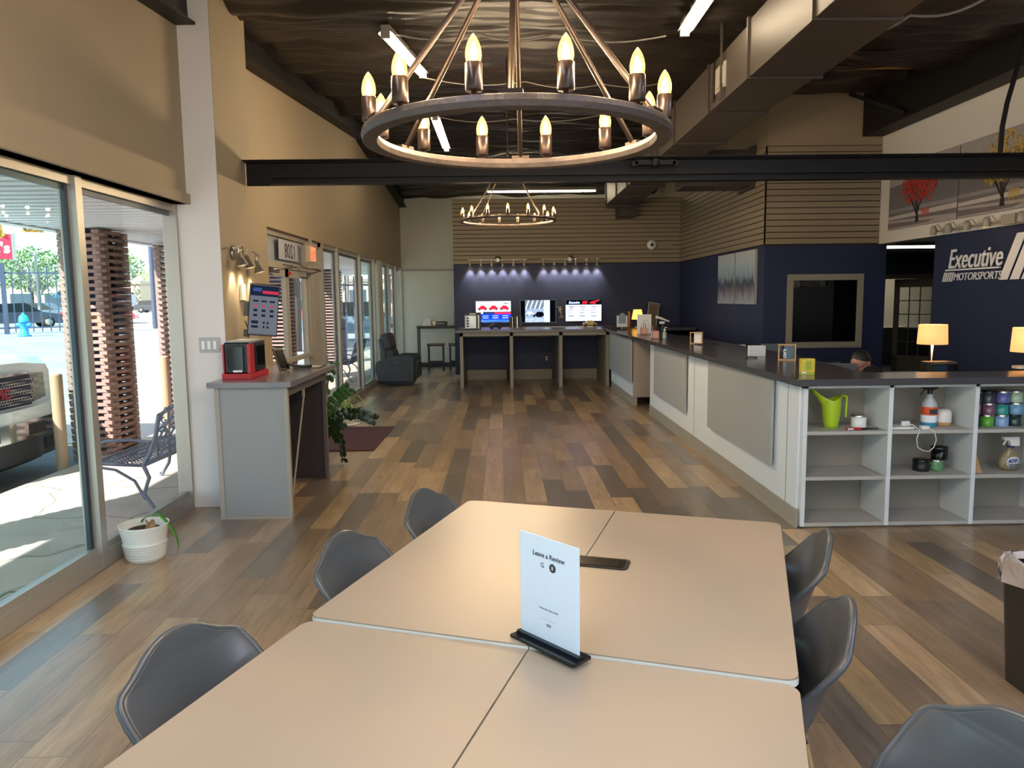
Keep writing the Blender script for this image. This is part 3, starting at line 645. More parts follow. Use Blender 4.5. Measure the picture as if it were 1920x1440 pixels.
# ---------------------------------------------------------------- far part of the counter
t = thing('counter_cabinet', 'far white counter cabinet with one grey hanging panel, beside the screens', 'cabinet', (0, 0, 0))
MB().box(1.99, 2.03, 11.42, 13.75, .13, 1.02).build('white_panel', m_panel, t)
MB().box(1.995, 2.05, 11.42, 13.75, 0, .13).box(1.975, 1.995, 11.40, 13.75, 0, .022).build('kick_board', m_greige_l, t)
MB().box(1.945, 1.97, 11.4, 13.66, .355, 1.012).box(1.97, 1.99, 11.5, 13.6, .38, 1.0).build('hanging_panel', m_greige, t, bevel=.002)
MB().box(1.985, 2.6, 11.38, 11.42, .13, 1.02).build('end_panel', mat('pinkish grey laminate', 'a3978f', .5), t)
MB().box(2.03, 2.6, 13.7, 13.75, 0, 1.02).build('end_panel', m_greige, t)
MB().box(1.90, 2.62, 11.34, 13.98, 1.022, 1.07).build('countertop', m_top, t, bevel=.003)
# ---------------------------------------------------------------- back counter with three knee holes
t = thing('workstation_counter', 'greige counter with three open bays under the wall screens', 'counter', (0, 0, 0))
m_gf = mat('greige face frame', '8f887a', .55)
for x in (-.78, .145, 1.06, 1.93):
    MB().box(x, x+.06, 14.0, 14.06, 0, 1.02).box(x+.004, x+.045, 14.06, 15.42, 0, 1.02).build('upright', m_gf, t)
MB().box(-.78, 1.99, 14.0, 14.06, .955, 1.022).build('top_rail', m_gf, t)
for x in (-.72, .205, 1.12): MB().box(x, x+.81, 15.36, 15.4, .87, 1.0).build('rear_rail', m_gf, t); MB().box(x, x+.81, 15.4, 15.44, 0, .20).build('rear_skirting', m_gf, t)
MB().box(-.86, 1.885, 13.95, 15.43, 1.022, 1.07).build('countertop', mat('grey laminate top', '6e6969', .35, spec=.5), t, bevel=.003)
MB().box(1.9, 3.6, 14.0, 15.43, 1.022, 1.07).build('corner_top', m_top, t)
tag(MB().box(.88, .94, 15.44, 15.449, .36, .47).build('outlet', m_blk), 'black wall outlet with two white sockets in the middle bay', 'outlet')
o = bpy.data.objects['outlet']
for z in (.39, .435): MB().box(.893, .927, 15.436, 15.441, z-.014, z+.014).build('socket', m_whitep, o)
tag(MB().tube([(.45, 15.0, .86), (.6, 15.0, .83), (.8, 15.0, .87), (1.05, 15.05, .93)], .006, 6).tube([(.40, 15.0, .865), (.47, 15.0, .86)], .016, 6).build('network_cable', mat('pink red cable', 'b55a62', .5)), 'reddish cable hanging below the middle of the back counter', 'cable')
# baseboards
struct('baseboard_partition', MB().box(-.97, -.79, 15.43, 15.45, 0, .1), m_greige_l)
struct('baseboard_back', MB().box(-2.42, -.9, 18.57, 18.6, 0, .1), m_ink)
# ---------------------------------------------------------------- small counter by the pillar
t = thing('side_counter', 'narrow grey counter standing against the white pillar', 'counter', (0, 0, 0))
m_dkin = mat('dark brown laminate', '3a3230', .5)
MB().box(-2.13, -1.63, 5.66, 5.69, .0, 1.01).build('end_panel', mat('pale grey laminate', '8f9292', .5), t)
MB().box(-2.16, -2.125, 5.652, 5.69, 0, 1.01).box(-1.645, -1.615, 5.652, 5.69, 0, 1.01).box(-2.16, -1.615, 5.640, 5.66, 0, .022).build('edge_trim', m_greige_l, t)
MB().box(-1.66, -1.63, 5.69, 5.75, 0, 1.01).box(-1.66, -1.63, 6.93, 6.98, 0, 1.01).box(-1.66, -1.63, 5.75, 6.95, .93, 1.01).build('frame', mat('grey brown frame', '5d5650', .5), t)
MB().box(-2.12, -2.10, 5.69, 6.98, 0, 1.01).box(-2.12, -1.64, 6.96, 6.98, 0, 1.01).build('inner_panel', m_dkin, t)
MB().box(-1.655, -1.64, 6.22, 6.25, 0.86, .93).tube([(-1.648, 6.235, .86), (-1.648, 5.76, .08)], .008, 5).build('brace', m_greige_l, t)
MB().rbox(-2.2, -1.575, 5.61, 7.16, 1.01, 1.05, .004).build('countertop', mat('grey laminate counter top', '77737a', .18, spec=.7), t, bevel=.003)
# ---------------------------------------------------------------- rafters, beam, duct
def rafter(x0, x1, y0, y1, zf, h, label):
    b = MB(); v = []
    ys = [y0+(y1-y0)*i/8 for i in range(9)]
    for y in ys:
        z = zf(y); v += [(x0, y, z), (x1, y, z), (x1, y, z+.02), (x1-.06 if x0 > 0 else x1-.05, y, z+.02), (x1-.06, y, z+h), (x1, y, z+h), (x0, y, z+h)]
    n = 7; b.add(v, [(i*n+k, i*n+(k+1) % n, (i+1)*n+(k+1) % n, (i+1)*n+k) for i in range(8) for k in range(n)])
    b.add(v[:n], [tuple(range(n))]); b.add(v[-n:], [tuple(range(n-1, -1, -1))]); o_ = b.build('trim_%d' % (len([q for q in C.objects if q.name.startswith('trim_')])+1), m_black); o_['kind'] = 'structure'; return o_
rafter(-2.42, -2.25, 6.83, 13.2, lambda y: 3.22+.085*y, .30, 'dark sloping steel rafter rising along the left wall above the entrance')
rafter(-2.42, -2.25, 13.2, 18.55, lambda y: 4.34-.09*(y-13), .30, 'dark steel rafter sloping down to the far left corner')
rafter(-2.42, -2.27, 1.0, 5.98, lambda y: 3.22+.083*y, .30, 'short dark rafter end at the top left, meeting the white pillar')
rafter(4.9, 5.18, 2.0, 10.45, lambda y: 3.76, .75, 'deep black beam running along the right wall above the tree prints')
# knee brace & clip on the right beam
tag(MB().tube([(4.6, 10.2, 4.25), (4.86, 9.3, 3.8)], .03, 4).build('knee_brace', m_black), 'thin black diagonal brace under the beam at right', 'brace')
# horizontal black steel beam
t = thing('steel_beam', 'long black horizontal steel beam crossing the room below the chandelier', 'beam', (0, 6.6, 2.63))
MB().box(-2.165, 5.19, .06, .075, 0, .2).box(-2.165, 5.19, .0, .075, .185, .2).box(-1.95, 5.19, -.03, .075, .0, .012).box(-2.165, 5.19, -.05, .0, .192, .2).build('channel', m_black, t)
MB().box(-1.95, 5.19, .02, .06, .06, .10).box(-1.95, 5.19, .0, .06, .012, .03).build('lower_rail', m_black, t)
b = MB()
for i in range(17): MB().sphere((-1.95+i*.42, -.0485, .195), .004, 6).build('rivet', m_steel, t)
MB().tube([(4.42, 0, 1.18), (4.40, 0, .95), (4.32, 0, .62), (4.29, 0, .42), (4.285, 0, .2)], .02, 8).build('conduit', m_black, t)
tag(MB().box(-.17, .17, .0, .02, -.02, .02).sphere((0, .01, 0), .045, 12, sc=(1, .5, 1)).box(-.20, -.15, 0, .03, -.03, .01).box(.15, .2, 0, .03, -.03, .01).build('beam_clamp', m_black, loc=(1.32, 6.56, 2.78)), 'small black clamp fitting on the steel beam right of the chandelier', 'clamp')
# duct
t = thing('air_duct', 'long black rectangular air duct running below the ceiling at right', 'duct', (0, 0, 0))
m_duct = mat('painted duct metal', '463d36', .45, metal=.2, bump=.08, bscale=6)
y = 1.0; i = 0
segs = [1.0, 2.35, 3.7, 5.05, 6.3, 7.5, 8.9, 9.9, 10.2, 11.0, 12.2, 13.4, 14.6]
for a, c in zip(segs[:-1], segs[1:]):
    e = .012*(i % 2); i += 1
    MB().box(2.02-e, 2.57+e, a+.01, c-.01, 3.40-e, 3.82+e).build('duct_section', m_duct, t, bevel=.004)
    MB().box(2.0-e, 2.59+e, c-.03, c+.005, 3.385-e, 3.84+e).build('seam_flange', m_duct, t)
MB().box(2.005, 2.02, 6.95, 7.25, 3.5, 3.72).box(1.998, 2.006, 6.98, 7.22, 3.53, 3.69).build('access_hatch', m_greige_l, t)
MB().box(1.99, 2.004, 7.3, 7.36, 3.45, 3.8).build('strap', m_duct, t)
for y_ in (4.4, 7.0, 10.2): MB().box(1.985, 2.0, y_, y_+.03, 3.4, 4.1).build('hanger_strap', m_duct, t)
MB().box(2.02, 2.5, 14.6, 14.8, 3.34, 3.7).box(2.3, 2.62, 14.75, 15.4, 3.2, 3.6).build('duct_end', m_duct, t)
t = thing('branch_duct', 'black branch duct turning right into the slat wall above the steel beam', 'duct', (0, 0, 0))
MB().box(2.61, 3.6, 10.95, 11.5, 3.2, 3.7).build('box', m_duct, t); MB().box(3.56, 3.605, 10.9, 11.55, 3.16, 3.74).build('flange', m_duct, t)
# wires along the ceiling
m_wire = mat('grey cable', '8f8a82', .5)
def wire(pts, r, label, mm=None):
    P = []
    for i in range(len(pts)-1):
        for k in range(8):
            f = k/8; P.append(Vector(pts[i]).lerp(Vector(pts[i+1]), f)+Vector((0, 0, -.06*math.sin(PI*f))))
    P.append(Vector(pts[-1])); return tag(MB().tube(P, r, 6).build('ceiling_cable', mm or m_wire), label, 'cable')
wire([(-.97, 6.95, 3.98), (-.2, 6.95, 3.97), (.5, 6.95, 3.95), (1.48, 6.95, 3.93)], .008, 'grey cable strung between the two strip lights near the chandelier')
wire([(-.85, 8.6, 4.06), (.3, 8.8, 4.06), (1.2, 9.0, 4.08), (2.0, 9.1, 4.15)], .007, 'thin cable crossing the ceiling behind the chandelier rods')
wire([(-.9, 11.0, 4.2), (.2, 11.2, 4.2), (1.5, 11.2, 4.25)], .007, 'thin cable sagging over the far strip light')
wire([(2.95, 6.5, 3.82), (3.3, 6.3, 3.86), (3.7, 5.9, 3.86), (4.3, 5.4, 3.86), (4.8, 5.1, 3.85)], .012, 'loose white cable hanging from the ceiling at the top right')
wire([(.0, 5.4, 3.82), (-.9, 5.5, 3.84)], .006, 'short cable by the round ceiling speaker')
t = thing('ceiling_speaker', 'round black fitting with a ruffled rim under the ceiling, behind the chandelier rods', 'fitting', (.06, 5.25, 3.74))
MB().lathe([(.0, .2), (.17, .2), (.165, .02), (.155, .0), (.14, .02), (0, .03)], 28).build('housing', m_blk, t)
b = MB()
for k in range(28):
    a = 2*PI*k/28; b.tube([(.15*math.cos(a), .15*math.sin(a), -.002), (.175*math.cos(a), .175*math.sin(a), .03)], .003, 5)
b.build('ruffled_rim', m_steel, t)
# exposed yellow insulation patch
tag(MB().add([(3.35, 8.05, 3.93), (3.72, 8.0, 3.93), (4.3, 8.12, 3.97), (3.85, 7.75, 3.88)], [(0, 3, 2, 1)]).add([(3.35, 8.05, 3.95), (3.72, 8.0, 3.95), (4.3, 8.12, 3.99), (3.85, 7.75, 3.9)], [(0, 1, 2, 3)]).build('insulation_patch', mat('yellow insulation', 'a87c33', .9, var=.3, vscale=14)), 'torn patch of yellow insulation showing in the dark ceiling at right', 'insulation')

# ---------------------------------------------------------------- chandeliers
m_ring = mat('weathered grey ring', '4b3f37', .5, metal=.35, var=.2, vscale=30, bump=.2, bscale=60)
m_sock = mat('dark bronze socket', '3b2e26', .3, metal=.7)
m_core_l = emitmat('bulb filament glow', 'ffdf9c', 14)
def bulbglass():
    M = bpy.data.materials.new('lit bulb glass'); M.use_nodes = True; nt = M.node_tree; nt.nodes.clear()
    o = nt.nodes.new('ShaderNodeOutputMaterial'); e = nt.nodes.new('ShaderNodeEmission'); e.inputs[0].default_value = (1, .45, .10, 1); e.inputs[1].default_value = .85
    t = nt.nodes.new('ShaderNodeBsdfTransparent'); t.inputs[0].default_value = (1, .9, .7, 1); a = nt.nodes.new('ShaderNodeAddShader')
    g = nt.nodes.new('ShaderNodeBsdfGlossy'); g.inputs[1].default_value = .05; mx = nt.nodes.new('ShaderNodeMixShader'); mx.inputs[0].default_value = .05
    nt.links.new(e.outputs[0], a.inputs[0]); nt.links.new(t.outputs[0], a.inputs[1]); nt.links.new(a.outputs[0], mx.inputs[1]); nt.links.new(g.outputs[0], mx.inputs[2]); nt.links.new(mx.outputs[0], o.inputs[0]); return M
m_bulb = bulbglass()
def chandelier(loc, R, n, ph, label, H, k=1.0, pw=3.9, nr=6, rph=0):
    t = thing('chandelier', label, 'chandelier', loc)
    prof = []; b = MB(); w, h = .021*k, .016*k
    seg = 72; v = []
    for i in range(seg):
        a = 2*PI*i/seg
        for r, z in ((R-w, 0), (R+w, 0), (R+w+.004, h), (R+w, h*2), (R-w, h*2), (R-w-.004, h)): v.append((r*math.cos(a), r*math.sin(a), z))
    b.add(v, [(i*6+q, ((i+1) % seg)*6+q, ((i+1) % seg)*6+(q+1) % 6, i*6+(q+1) % 6) for i in range(seg) for q in range(6)]); b.build('ring', m_ring, t, bevel=.002)
    for i in range(nr):
        a = rph+2*PI*i/nr; r = R
        rod = MB().tube([((r)*math.cos(a), (r)*math.sin(a), 2*h), (.012*math.cos(a), .012*math.sin(a), H)], .0085*k, 8).build('rod', m_bronze, t)
        MB().box(-.03*k, .03*k, -.014, .014, 2*h, 2*h+.012, 0, Matrix.Rotation(a+PI/2, 4, 'Z').to_4x4().copy() if 0 else Matrix.Translation((R*math.cos(a), R*math.sin(a), 0)) @ Matrix.Rotation(a+PI/2, 4, 'Z')).build('bracket', m_bronze, rod)
    MB().sphere((0, 0, H), .03*k, 12).build('hub', m_bronze, t)
    zt = ceil_z(loc[1])-loc[2]-.06
    MB().tube([(0, 0, H), (0, 0, zt)], .008, 8).build('stem', m_bronze, t)
    for i in range(n):
        a = ph+2*PI*i/n; x, y = R*math.cos(a), R*math.sin(a); z0 = 2*h
        M_ = Matrix.Translation((x, y, z0))
        s = MB(); s.lathe([(.008, 0), (.008, .012*k), (.020*k, .012*k), (.0215*k, .016*k), (.0215*k, .078*k), (.0195*k, .08*k), (.012*k, .08*k)], 16, 0, M_).build('socket_sleeve', m_sock, t)
        g = [(.012, 0), (.0165, .006), (.0185, .018), (.0185, .03), (.0165, .045), (.0125, .06), (.0075, .072), (.003, .08), (.0005, .083)]
        g = [(r_*k*1.08, (z_*.84+.078)*k) for r_, z_ in g]
        gl = MB().lathe(g, 14, 0, M_).build('bulb', m_bulb, t)
        c_ = [(r_*.5, .083*k+(z_-.078*k)*.62) for r_, z_ in g]
        MB().lathe(c_, 8, 0, M_).build('filament', m_core_l, gl)
        ld = bpy.data.lights.new('bulb_light', 'POINT'); ld.energy = pw; ld.color = (1, .75, .46); ld.shadow_soft_size = .012
        lo = bpy.data.objects.new('bulb_light', ld); C.objects.link(lo); lo.parent = t; lo.location = (x, y, z0+.18*k)
    return t
chandelier((.052, 2.33, 2.107), .433, 12, rad(15), 'large round chandelier with candle bulbs hanging over the table', .60, nr=6, rph=rad(90-3))
chandelier((.085, 8.25, 2.46), .50, 15, rad(5), 'smaller-looking far chandelier hanging beyond the black steel beam', .70, k=.78, nr=4, rph=rad(40))
o = bpy.data.objects
# ---------------------------------------------------------------- spot rails
def spot_head(parent, x, z, mt=m_steel, lit=True, sc=1.0, tiltx=0, en=11):
    h = MB(); h.tube([(x, -.06, z), (x, -.06, z-.045*sc)], .007, 6)
    h.lathe([(.012*sc, 0), (.016*sc, -.03*sc), (.034*sc, -.075*sc), (.036*sc, -.085*sc)], 14, 0, Matrix.Translation((x, -.06, z-.04*sc)) @ Matrix.Rotation(tiltx, 4, 'X'), cap=False)
    s = h.build('spot_head', mt, parent)
    d = MB().lathe([(0, 0), (.028*sc, 0)], 12, 0, Matrix.Translation((x, -.06, z-.04*sc)) @ Matrix.Rotation(tiltx, 4, 'X') @ Matrix.Translation((0, 0, -.07*sc)), cap=False).build('spot_bulb', emitmat('spot bulb', 'ffe0a0', 20) if lit else m_greige_l, s)
    if lit:
        ld = bpy.data.lights.new('spot', 'SPOT'); ld.energy = en; ld.color = (1, .82, .6); ld.spot_size = rad(75); ld.spot_blend = .8; ld.shadow_soft_size = .02
        lo = bpy.data.objects.new('spot', ld); C.objects.link(lo); lo.parent = parent; lo.location = (x, -.06, z-.13*sc); lo.rotation_euler = (rad(14), 0, 0)
m_spb = emitmat('x', 'ffe0a0', 1)
def spot_rail(xs, hub, label, y=15.42, z=2.42):
    t = thing('spot_rail', label, 'light', (hub, y, z), 0, 'brass spot rails above the wall screens')
    MB().tube([(xs[0]-hub-.05, -.05, 0), (xs[-1]-hub+.05, -.05, 0)], .008, 8).build('rail', m_steel, t)
    MB().lathe([(0, 0), (.075, 0), (.07, .02), (.03, .03), (0, .03)], 22, 0, RX @ Matrix.Identity(4)).build('hub_plate', m_steel, t)
    for x in xs: spot_head(t, x-hub, 0)
xs1 = [-.62+i*.218 for i in range(6)]; spot_rail(xs1, -.06, 'left one of two brass spot rails with six heads on the slat wall')
xs2 = [.86+i*.216 for i in range(6)]; spot_rail(xs2, 1.40, 'right one of two brass spot rails with six heads on the slat wall')
# rail over the company sign, on the right wall
t = thing('spot_rail', 'silver spot rail with round heads above the company lettering', 'light', (5.17, 8.2, 2.37)); t.rotation_euler = (0, 0, -PI/2)
MB().tube([(-.75, -.05, -.0), (1.6, -.05, 0)], .012, 8).build('rail', m_greige_l, t); MB().box(.45, .66, -.09, -.01, -.04, .06).build('junction_box', m_greige_l, t)
for i, x in enumerate((-.66, -.36, -.02, .32, .85, 1.2)):
    h = MB(); h.tube([(x, -.05, .01), (x-.03, -.08, .07), (x-.07, -.1, .06)], .006, 6); h.lathe([(.0, .055), (.02, .05), (.034, .03), (.036, 0), (.036, -.05)], 14, 0, Matrix.Translation((x-.08, -.1, .01)), cap=False)
    s = h.build('spot_head', m_greige_l, t)
    if i == 3: MB().lathe([(0, 0), (.033, 0)], 12, 0, Matrix.Translation((x-.08, -.1, -.035)), cap=False).build('spot_bulb', emitmat('spot bulb yellow', 'ffd75a', 3), s)
# three-head spot on the pillar
t = thing('spot_cluster', 'brushed steel three-head spotlight on the side of the pillar', 'light', (-2.175, 6.25, 2.04), PI/2)
MB().lathe([(0, 0), (.06, 0), (.055, .02), (0, .025)], 20, 0, RX).build('base_plate', m_steel, t)
MB().tube([(-.18, -.07, .03), (-.05, -.09, .06), (.06, -.07, .0), (.2, -.09, .03), (.42, -.08, .0)], .008, 8).tube([(0, 0, 0), (0, -.08, .03)], .01, 8).build('arm', m_steel, t)
for x, zz in ((-.04, .03), (.16, .02), (.40, -.01)): spot_head(t, x, zz+.02, sc=1.25, en=4, tiltx=rad(-14))
# ---------------------------------------------------------------- wall screens
def screen(name, x0, x1, z0, z1, label, img, draw):
    t = thing(name, label, 'screen', ((x0+x1)/2, 15.40, (z0+z1)/2), 0, 'screens on the navy wall')
    w, h = (x1-x0)/2, (z1-z0)/2
    MB().box(-w-.02, w+.02, -.03, .03, -h-.025, h+.02).build('bezel', m_blkgloss, t, bevel=.004)
    MB().box(-.1, .1, .03, .048, -.1, .1).build('wall_bracket', m_blk, t)
    MB().box(-w, w, -.032, -.0301, -h, h).build('display', emitmat('screen '+name+label[:5], *img), t)
    draw(t, w, h, basis((0, -.033, 0), (1, 0, 0), (0, -1, 0))); return t
e_w = emitmat('screen white', 'b9cdee', .9); e_blk = emitmat('screen black', '0a0c14', .5); e_red = emitmat('screen red', 'd8202c', .8); e_bl = emitmat('screen blue', '1034c8', .8); e_bl2 = emitmat('screen light blue', '3f74ea', .8)
e_dk = emitmat('screen dark', '28304a', .6); e_gr = emitmat('screen grey', '8090a8', .7)
def rect(t, B, x0, x1, y0, y1, m_, name='picture', z=.0004, sh=0):
    MB().add([(x0, y0, z), (x1, y0, z), (x1+sh, y1, z), (x0+sh, y1, z), (x0, y0, z-.0004), (x1, y0, z-.0004), (x1+sh, y1, z-.0004), (x0+sh, y1, z-.0004)], [(0,1,2,3),(7,6,5,4),(0,4,5,1),(1,5,6,2),(2,6,7,3),(3,7,4,0)], M=B).build(name, m_, t)
def flatcar(t, B, x, y, s, m_, m2):
    MB().prism([(-.5, .0), (-.48, .18), (-.3, .24), (-.18, .42), (.22, .42), (.36, .24), (.48, .2), (.5, .0)], 0, .0008, 0, B @ Matrix.Translation((x, y, .0006)) @ Matrix.Scale(s, 4)).build('car_picture', m_, t)
    for q in (-.3, .3): MB().cyl(q, .0, 0, .002, .1, 10, 0, B @ Matrix.Translation((x, y, .0006)) @ Matrix.Scale(s, 4)).build('wheel_picture', m2, t)
def d1_(t, w, h, B):
    rect(t, B, -w, w, -h, -.04, e_bl, 'lower_band'); rect(t, B, -w*.6, w, -.04, -.0, e_dk, 'strip'); rect(t, B, .02, w, -.05, -.01, e_red, 'strip')
    rect(t, B, -w, w, -h, -h+.05, e_bl2, 'strip')
    for i in range(3): flatcar(t, B, -.22+i*.22, .045, .19, e_red, e_dk)
    for r_ in range(2):
        for c_ in range(3): rect(t, B, -.22+c_*.2, -.1+c_*.2, -.09-r_*.04, -.08-r_*.04, e_w, 'text_line', z=.001)
    rect(t, B, -.3, -.0, .15, .158, e_gr, 'text_line'); rect(t, B, .2, .3, .16, .175, e_dk, 'text_line')
screen('wall_screen', -.515, .185, 1.172, 1.592, 'wall screen showing three red cars over a blue band, leftmost of the three', ('c4d4ea', .9), d1_)
def d2_(t, w, h, B):
    rect(t, B, -.26, .22, -h, h, e_gr, 'picture'); rect(t, B, -.26, .22, .05, h, emitmat('screen ceiling grey', '5c6878', .7), 'picture', .0006)
    for i in range(5): rect(t, B, -.26+i*.09, -.235+i*.09, .05, h, e_w, 'roof_beam', .0010, sh=.06)
    rect(t, B, .12, .24, -h, h, emitmat('screen pale cyan', '9cc4d4', .9), 'picture', .0014)
    flatcar(t, B, .03, -.12, .26, e_blk, e_gr); flatcar(t, B, -.17, -.07, .16, e_w, e_dk); rect(t, B, -.26, .12, -h, -.14, emitmat('screen floor', 'a9b4c2', .8), 'picture', .0004)
screen('wall_screen', .385, 1.09, 1.162, 1.60, 'wall screen with dark borders showing a black car in a garage, middle one', ('07080c', .4), d2_)
def d3_(t, w, h, B):
    rect(t, B, -w, w, h-.10, h, e_blk, 'header_band', .0006)
    text('logo_text', 'Executive', .07, e_w, B @ Matrix.Translation((-w+.06, h-.075, .001)), t, shear=.3, sx=.8, ext=.0003, bold=.001)
    for i in range(3): rect(t, B, -.03+i*.035, -.008+i*.035, h-.085, h-.02, e_red, 'logo_stripe', .001, sh=.02)
    MB().prism([(0, 0), (.05, .03), (.2, .06), (.22, .05), (.12, .01), (.14, -.02), (.05, -.01)], 0, .001, 0, B @ Matrix.Translation((.11, h-.065, .0006))).build('logo_mark', e_red, t)
    for c_ in range(3):
        x = -w+.1+c_*.23
        rect(t, B, x-.04, x+.07, .065, .08, e_dk, 'text_line'); rect(t, B, x-.03, x+.05, .035, .047, e_red, 'text_line')
        text('price', '$'+('744', '704', '799')[c_], .045, e_dk, B @ Matrix.Translation((x-.05, -.01, .0006)), t, ext=.0003, bold=.001); text('price', '$'+('719', '849', '899')[c_], .045, e_dk, B @ Matrix.Translation((x-.05, -.06, .0006)), t, ext=.0003, bold=.001)
        rect(t, B, x-.05, x+.06, -.12, -.105, e_dk, 'text_line'); rect(t, B, x-.05, x+.06, -.16, -.15, e_gr, 'text_line')
screen('wall_screen', 1.30, 2.02, 1.175, 1.60, 'wall screen with price list under a red and white logo, rightmost', ('b9cdf0', .95), d3_)

# ---------------------------------------------------------------- things on the back counter
t = thing('display_case', 'small glass display case on the left end of the back counter', 'case', (-.54, 14.35, 1.07))
MB().box(-.15, .15, -.1, .1, 0, .02).box(-.15, .15, -.1, .1, .27, .32).box(.06, .15, -.09, .1, .02, .27).build('cabinet', m_blk, t, bevel=.003)
MB().box(-.15, -.12, -.1, -.08, .02, .27).box(.09, .12, -.102, -.08, .02, .27).build('white_post', m_whitep, t)
MB().box(-.12, .09, -.09, -.085, .02, .27).build('glass_door', m_glass, t); MB().box(-.12, .06, .02, .08, .02, .26).build('blinds', m_steel, t)
for i in range(4): MB().box(-.115, -.075, -.097, -.09, .05+i*.05, .08+i*.05).build('button', m_blk, t)
text('label', 'case', .001, m_paper, Matrix(), t) if 0 else MB().box(-.06, .06, -.103, -.1, .285, .303).build('badge', m_whitep, t)
def model_car(loc, rz, s, body, label, stand=False):
    t = thing('model_car', label, 'model car', loc, rz); z0 = .02 if stand else 0
    if stand: MB().rbox(-.13*s, .13*s, -.05*s, .05*s, 0, .018, .004).build('stand', m_wood, t)
    b = MB(); b.prism([(-.5, .12), (-.49, .26), (-.3, .30), (-.16, .44), (.16, .44), (.34, .29), (.48, .25), (.5, .12)], -.2, .2, 0, Matrix.Scale(.24*s, 4) @ RX).M
    b2 = MB(); b2.M = Matrix.Translation((0, 0, z0)) ; b2.v = []; b2.prism([(-.5, .12), (-.49, .26), (-.3, .30), (-.16, .44), (.16, .44), (.34, .29), (.48, .25), (.5, .12)], -.2, .2, 0, Matrix.Scale(.24*s, 4) @ RX); b2.build('body', body, t, bevel=.004)
    for x in (-.31, .31):
        for y in (-.19, .19): MB().cyl(0, 0, -.04, .04, .11, 12, 0, Matrix.Translation((0, 0, z0)) @ Matrix.Scale(.24*s, 4) @ Matrix.Translation((x, y, .11)) @ RX).build('wheel', m_blk, t)
    return t
model_car((-.12, 14.45, 1.07), .2, 1.0, m_blk, 'small black model car on the back counter under the left screen')
model_car((1.68, 14.45, 1.07), 0, 1.15, mat('gold paint', 'a8894e', .3, metal=.7), 'gold model car on a wooden stand under the right screen', True)
tag(MB().tube([(-.08, 0, .05), (-.03, 0, .02), (.03, 0, .008), (.08, 0, .006)], [.006, .012, .012, .006], 8, flat=.6).build('horn_ornament', m_whitep, loc=(1.49, 14.3, 1.07)), 'curved white horn-like object left of the gold model car', 'ornament')
t = thing('book_stack', 'brown and silver cases standing below the gap between left and middle screens', 'case', (.28, 15.2, 1.07))
for i, (w, mm) in enumerate(((.06, mat('brown leather', '5a3528', .6)), (.02, m_steel), (.04, m_blk), (.02, m_steel), (.05, m_blk))): MB().box(-.13+i*.05, -.13+i*.05+w, -.1, .1, 0, .2+.004*i).build('case', mm, t)
b = MB(); scroll(b, (0, 0, .1), .07, 0, 1.5, Vector((.35, 0, 0)), Vector((0, 0, 1)), rr=.006); b.tube([(-.05, 0, .17), (0, 0, .1), (.03, 0, -.02), (.06, 0, -.05), (-.04, 0, -.06)], .006, 6); b.tube([(.03, 0, .06), (.0, 0, -.05), (.07, 0, -.03)], .005, 6)
tag(b.build('cable_coil', mat('tan cable', 'b3a27c', .5), loc=(1.19, 15.42, 1.30)), 'tan coil of cable hanging on the wall between the middle and right screens', 'cable')
# framed flyer / lamp / cups etc. on the corner of the long counter
def stand_sign(name, loc, w, h, rz, label, base=True):
    t = thing(name, label, 'sign', loc, rz)
    z = .05 if base else .012
    MB().box(-w/2-.01, w/2+.01, -.004, .006, z-.01, z+h+.01).build('frame', m_blk if base else m_whitep, t)
    MB().box(-w/2, w/2, -.006, -.004, z, z+h).build('poster', m_paper, t)
    if base: MB().box(-.05, .05, -.04, .04, 0, .012).build('base', m_blk, t); MB().tube([(0, .0, .01), (0, 0, .05)], .008, 6).build('neck', m_steel, t)
    else: MB().box(-w/2, w/2, -.03, .03, 0, .012).build('base', m_whitep, t)
    return t
t = stand_sign('sign_stand', (2.13, 13.4, 1.07), .19, .26, 0, 'framed sign stand with a photo of hands, at the corner of the counter')
MB().prism([(-.07, .07), (.07, .07), (.06, .22), (.02, .26), (-.03, .25), (-.06, .19)], 0, .002, 0, basis((0, -.0065, .04), (1, 0, 0), (0, -1, 0))).build('printed_shape', mat('print grey blue', '8fa1b0', .6), t)
MB().box(-.095, .095, -.008, -.006, .25, .31).build('printed_band', m_ink, t)
t = stand_sign('flyer_holder', (2.25, 11.95, 1.07), .2, .28, -.1, 'white flyer holder with a line drawing, behind the pink pen cups', False)
b = MB(); Bf = basis((0, -.007, 0), (1, 0, 0), (0, -1, 0))
b.tube([Bf @ Vector(p) for p in [(.0, .2, 0), (.03, .22, 0), (.06, .18, 0), (.07, .1, 0), (.06, .04, 0), (.02, .05, 0), (.0, .12, 0), (.0, .2, 0)]], .002, 4); b.build('line_drawing', m_ink, t)
def cup(loc, label, pens):
    t = thing('pen_cup', label, 'pen cup', loc, 0, 'pink pen cups on the counter')
    pk = mat('blush pink plastic', 'd9a89a', .5) if 'blush pink plastic' not in bpy.data.materials else bpy.data.materials['blush pink plastic']
    b = MB(); s = .048
    b.box(-s, s, -s, s, 0, .006).box(-s, s, -s, -s+.004, 0, .105).box(-s, s, s-.004, s, 0, .105).box(-s, -s+.004, -s, s, 0, .105).box(s-.004, s, -s, s, 0, .105); b.build('cup', pk, t)
    for i in range(pens):
        x = -.02+i*.02; MB().tube([(x, 0, .01), (x+.015*(i-1), .01, .165+.02*(i % 2))], .004, 6).build('pen', (m_steel, m_red, m_blk)[i % 3], t)
cup((2.19, 11.68, 1.07), 'pink pen cup with pens in front of the white flyer', 3)
cup((2.12, 10.45, 1.07), 'pink pen cup nearer the viewer, beside the sanitizer bottle', 2)
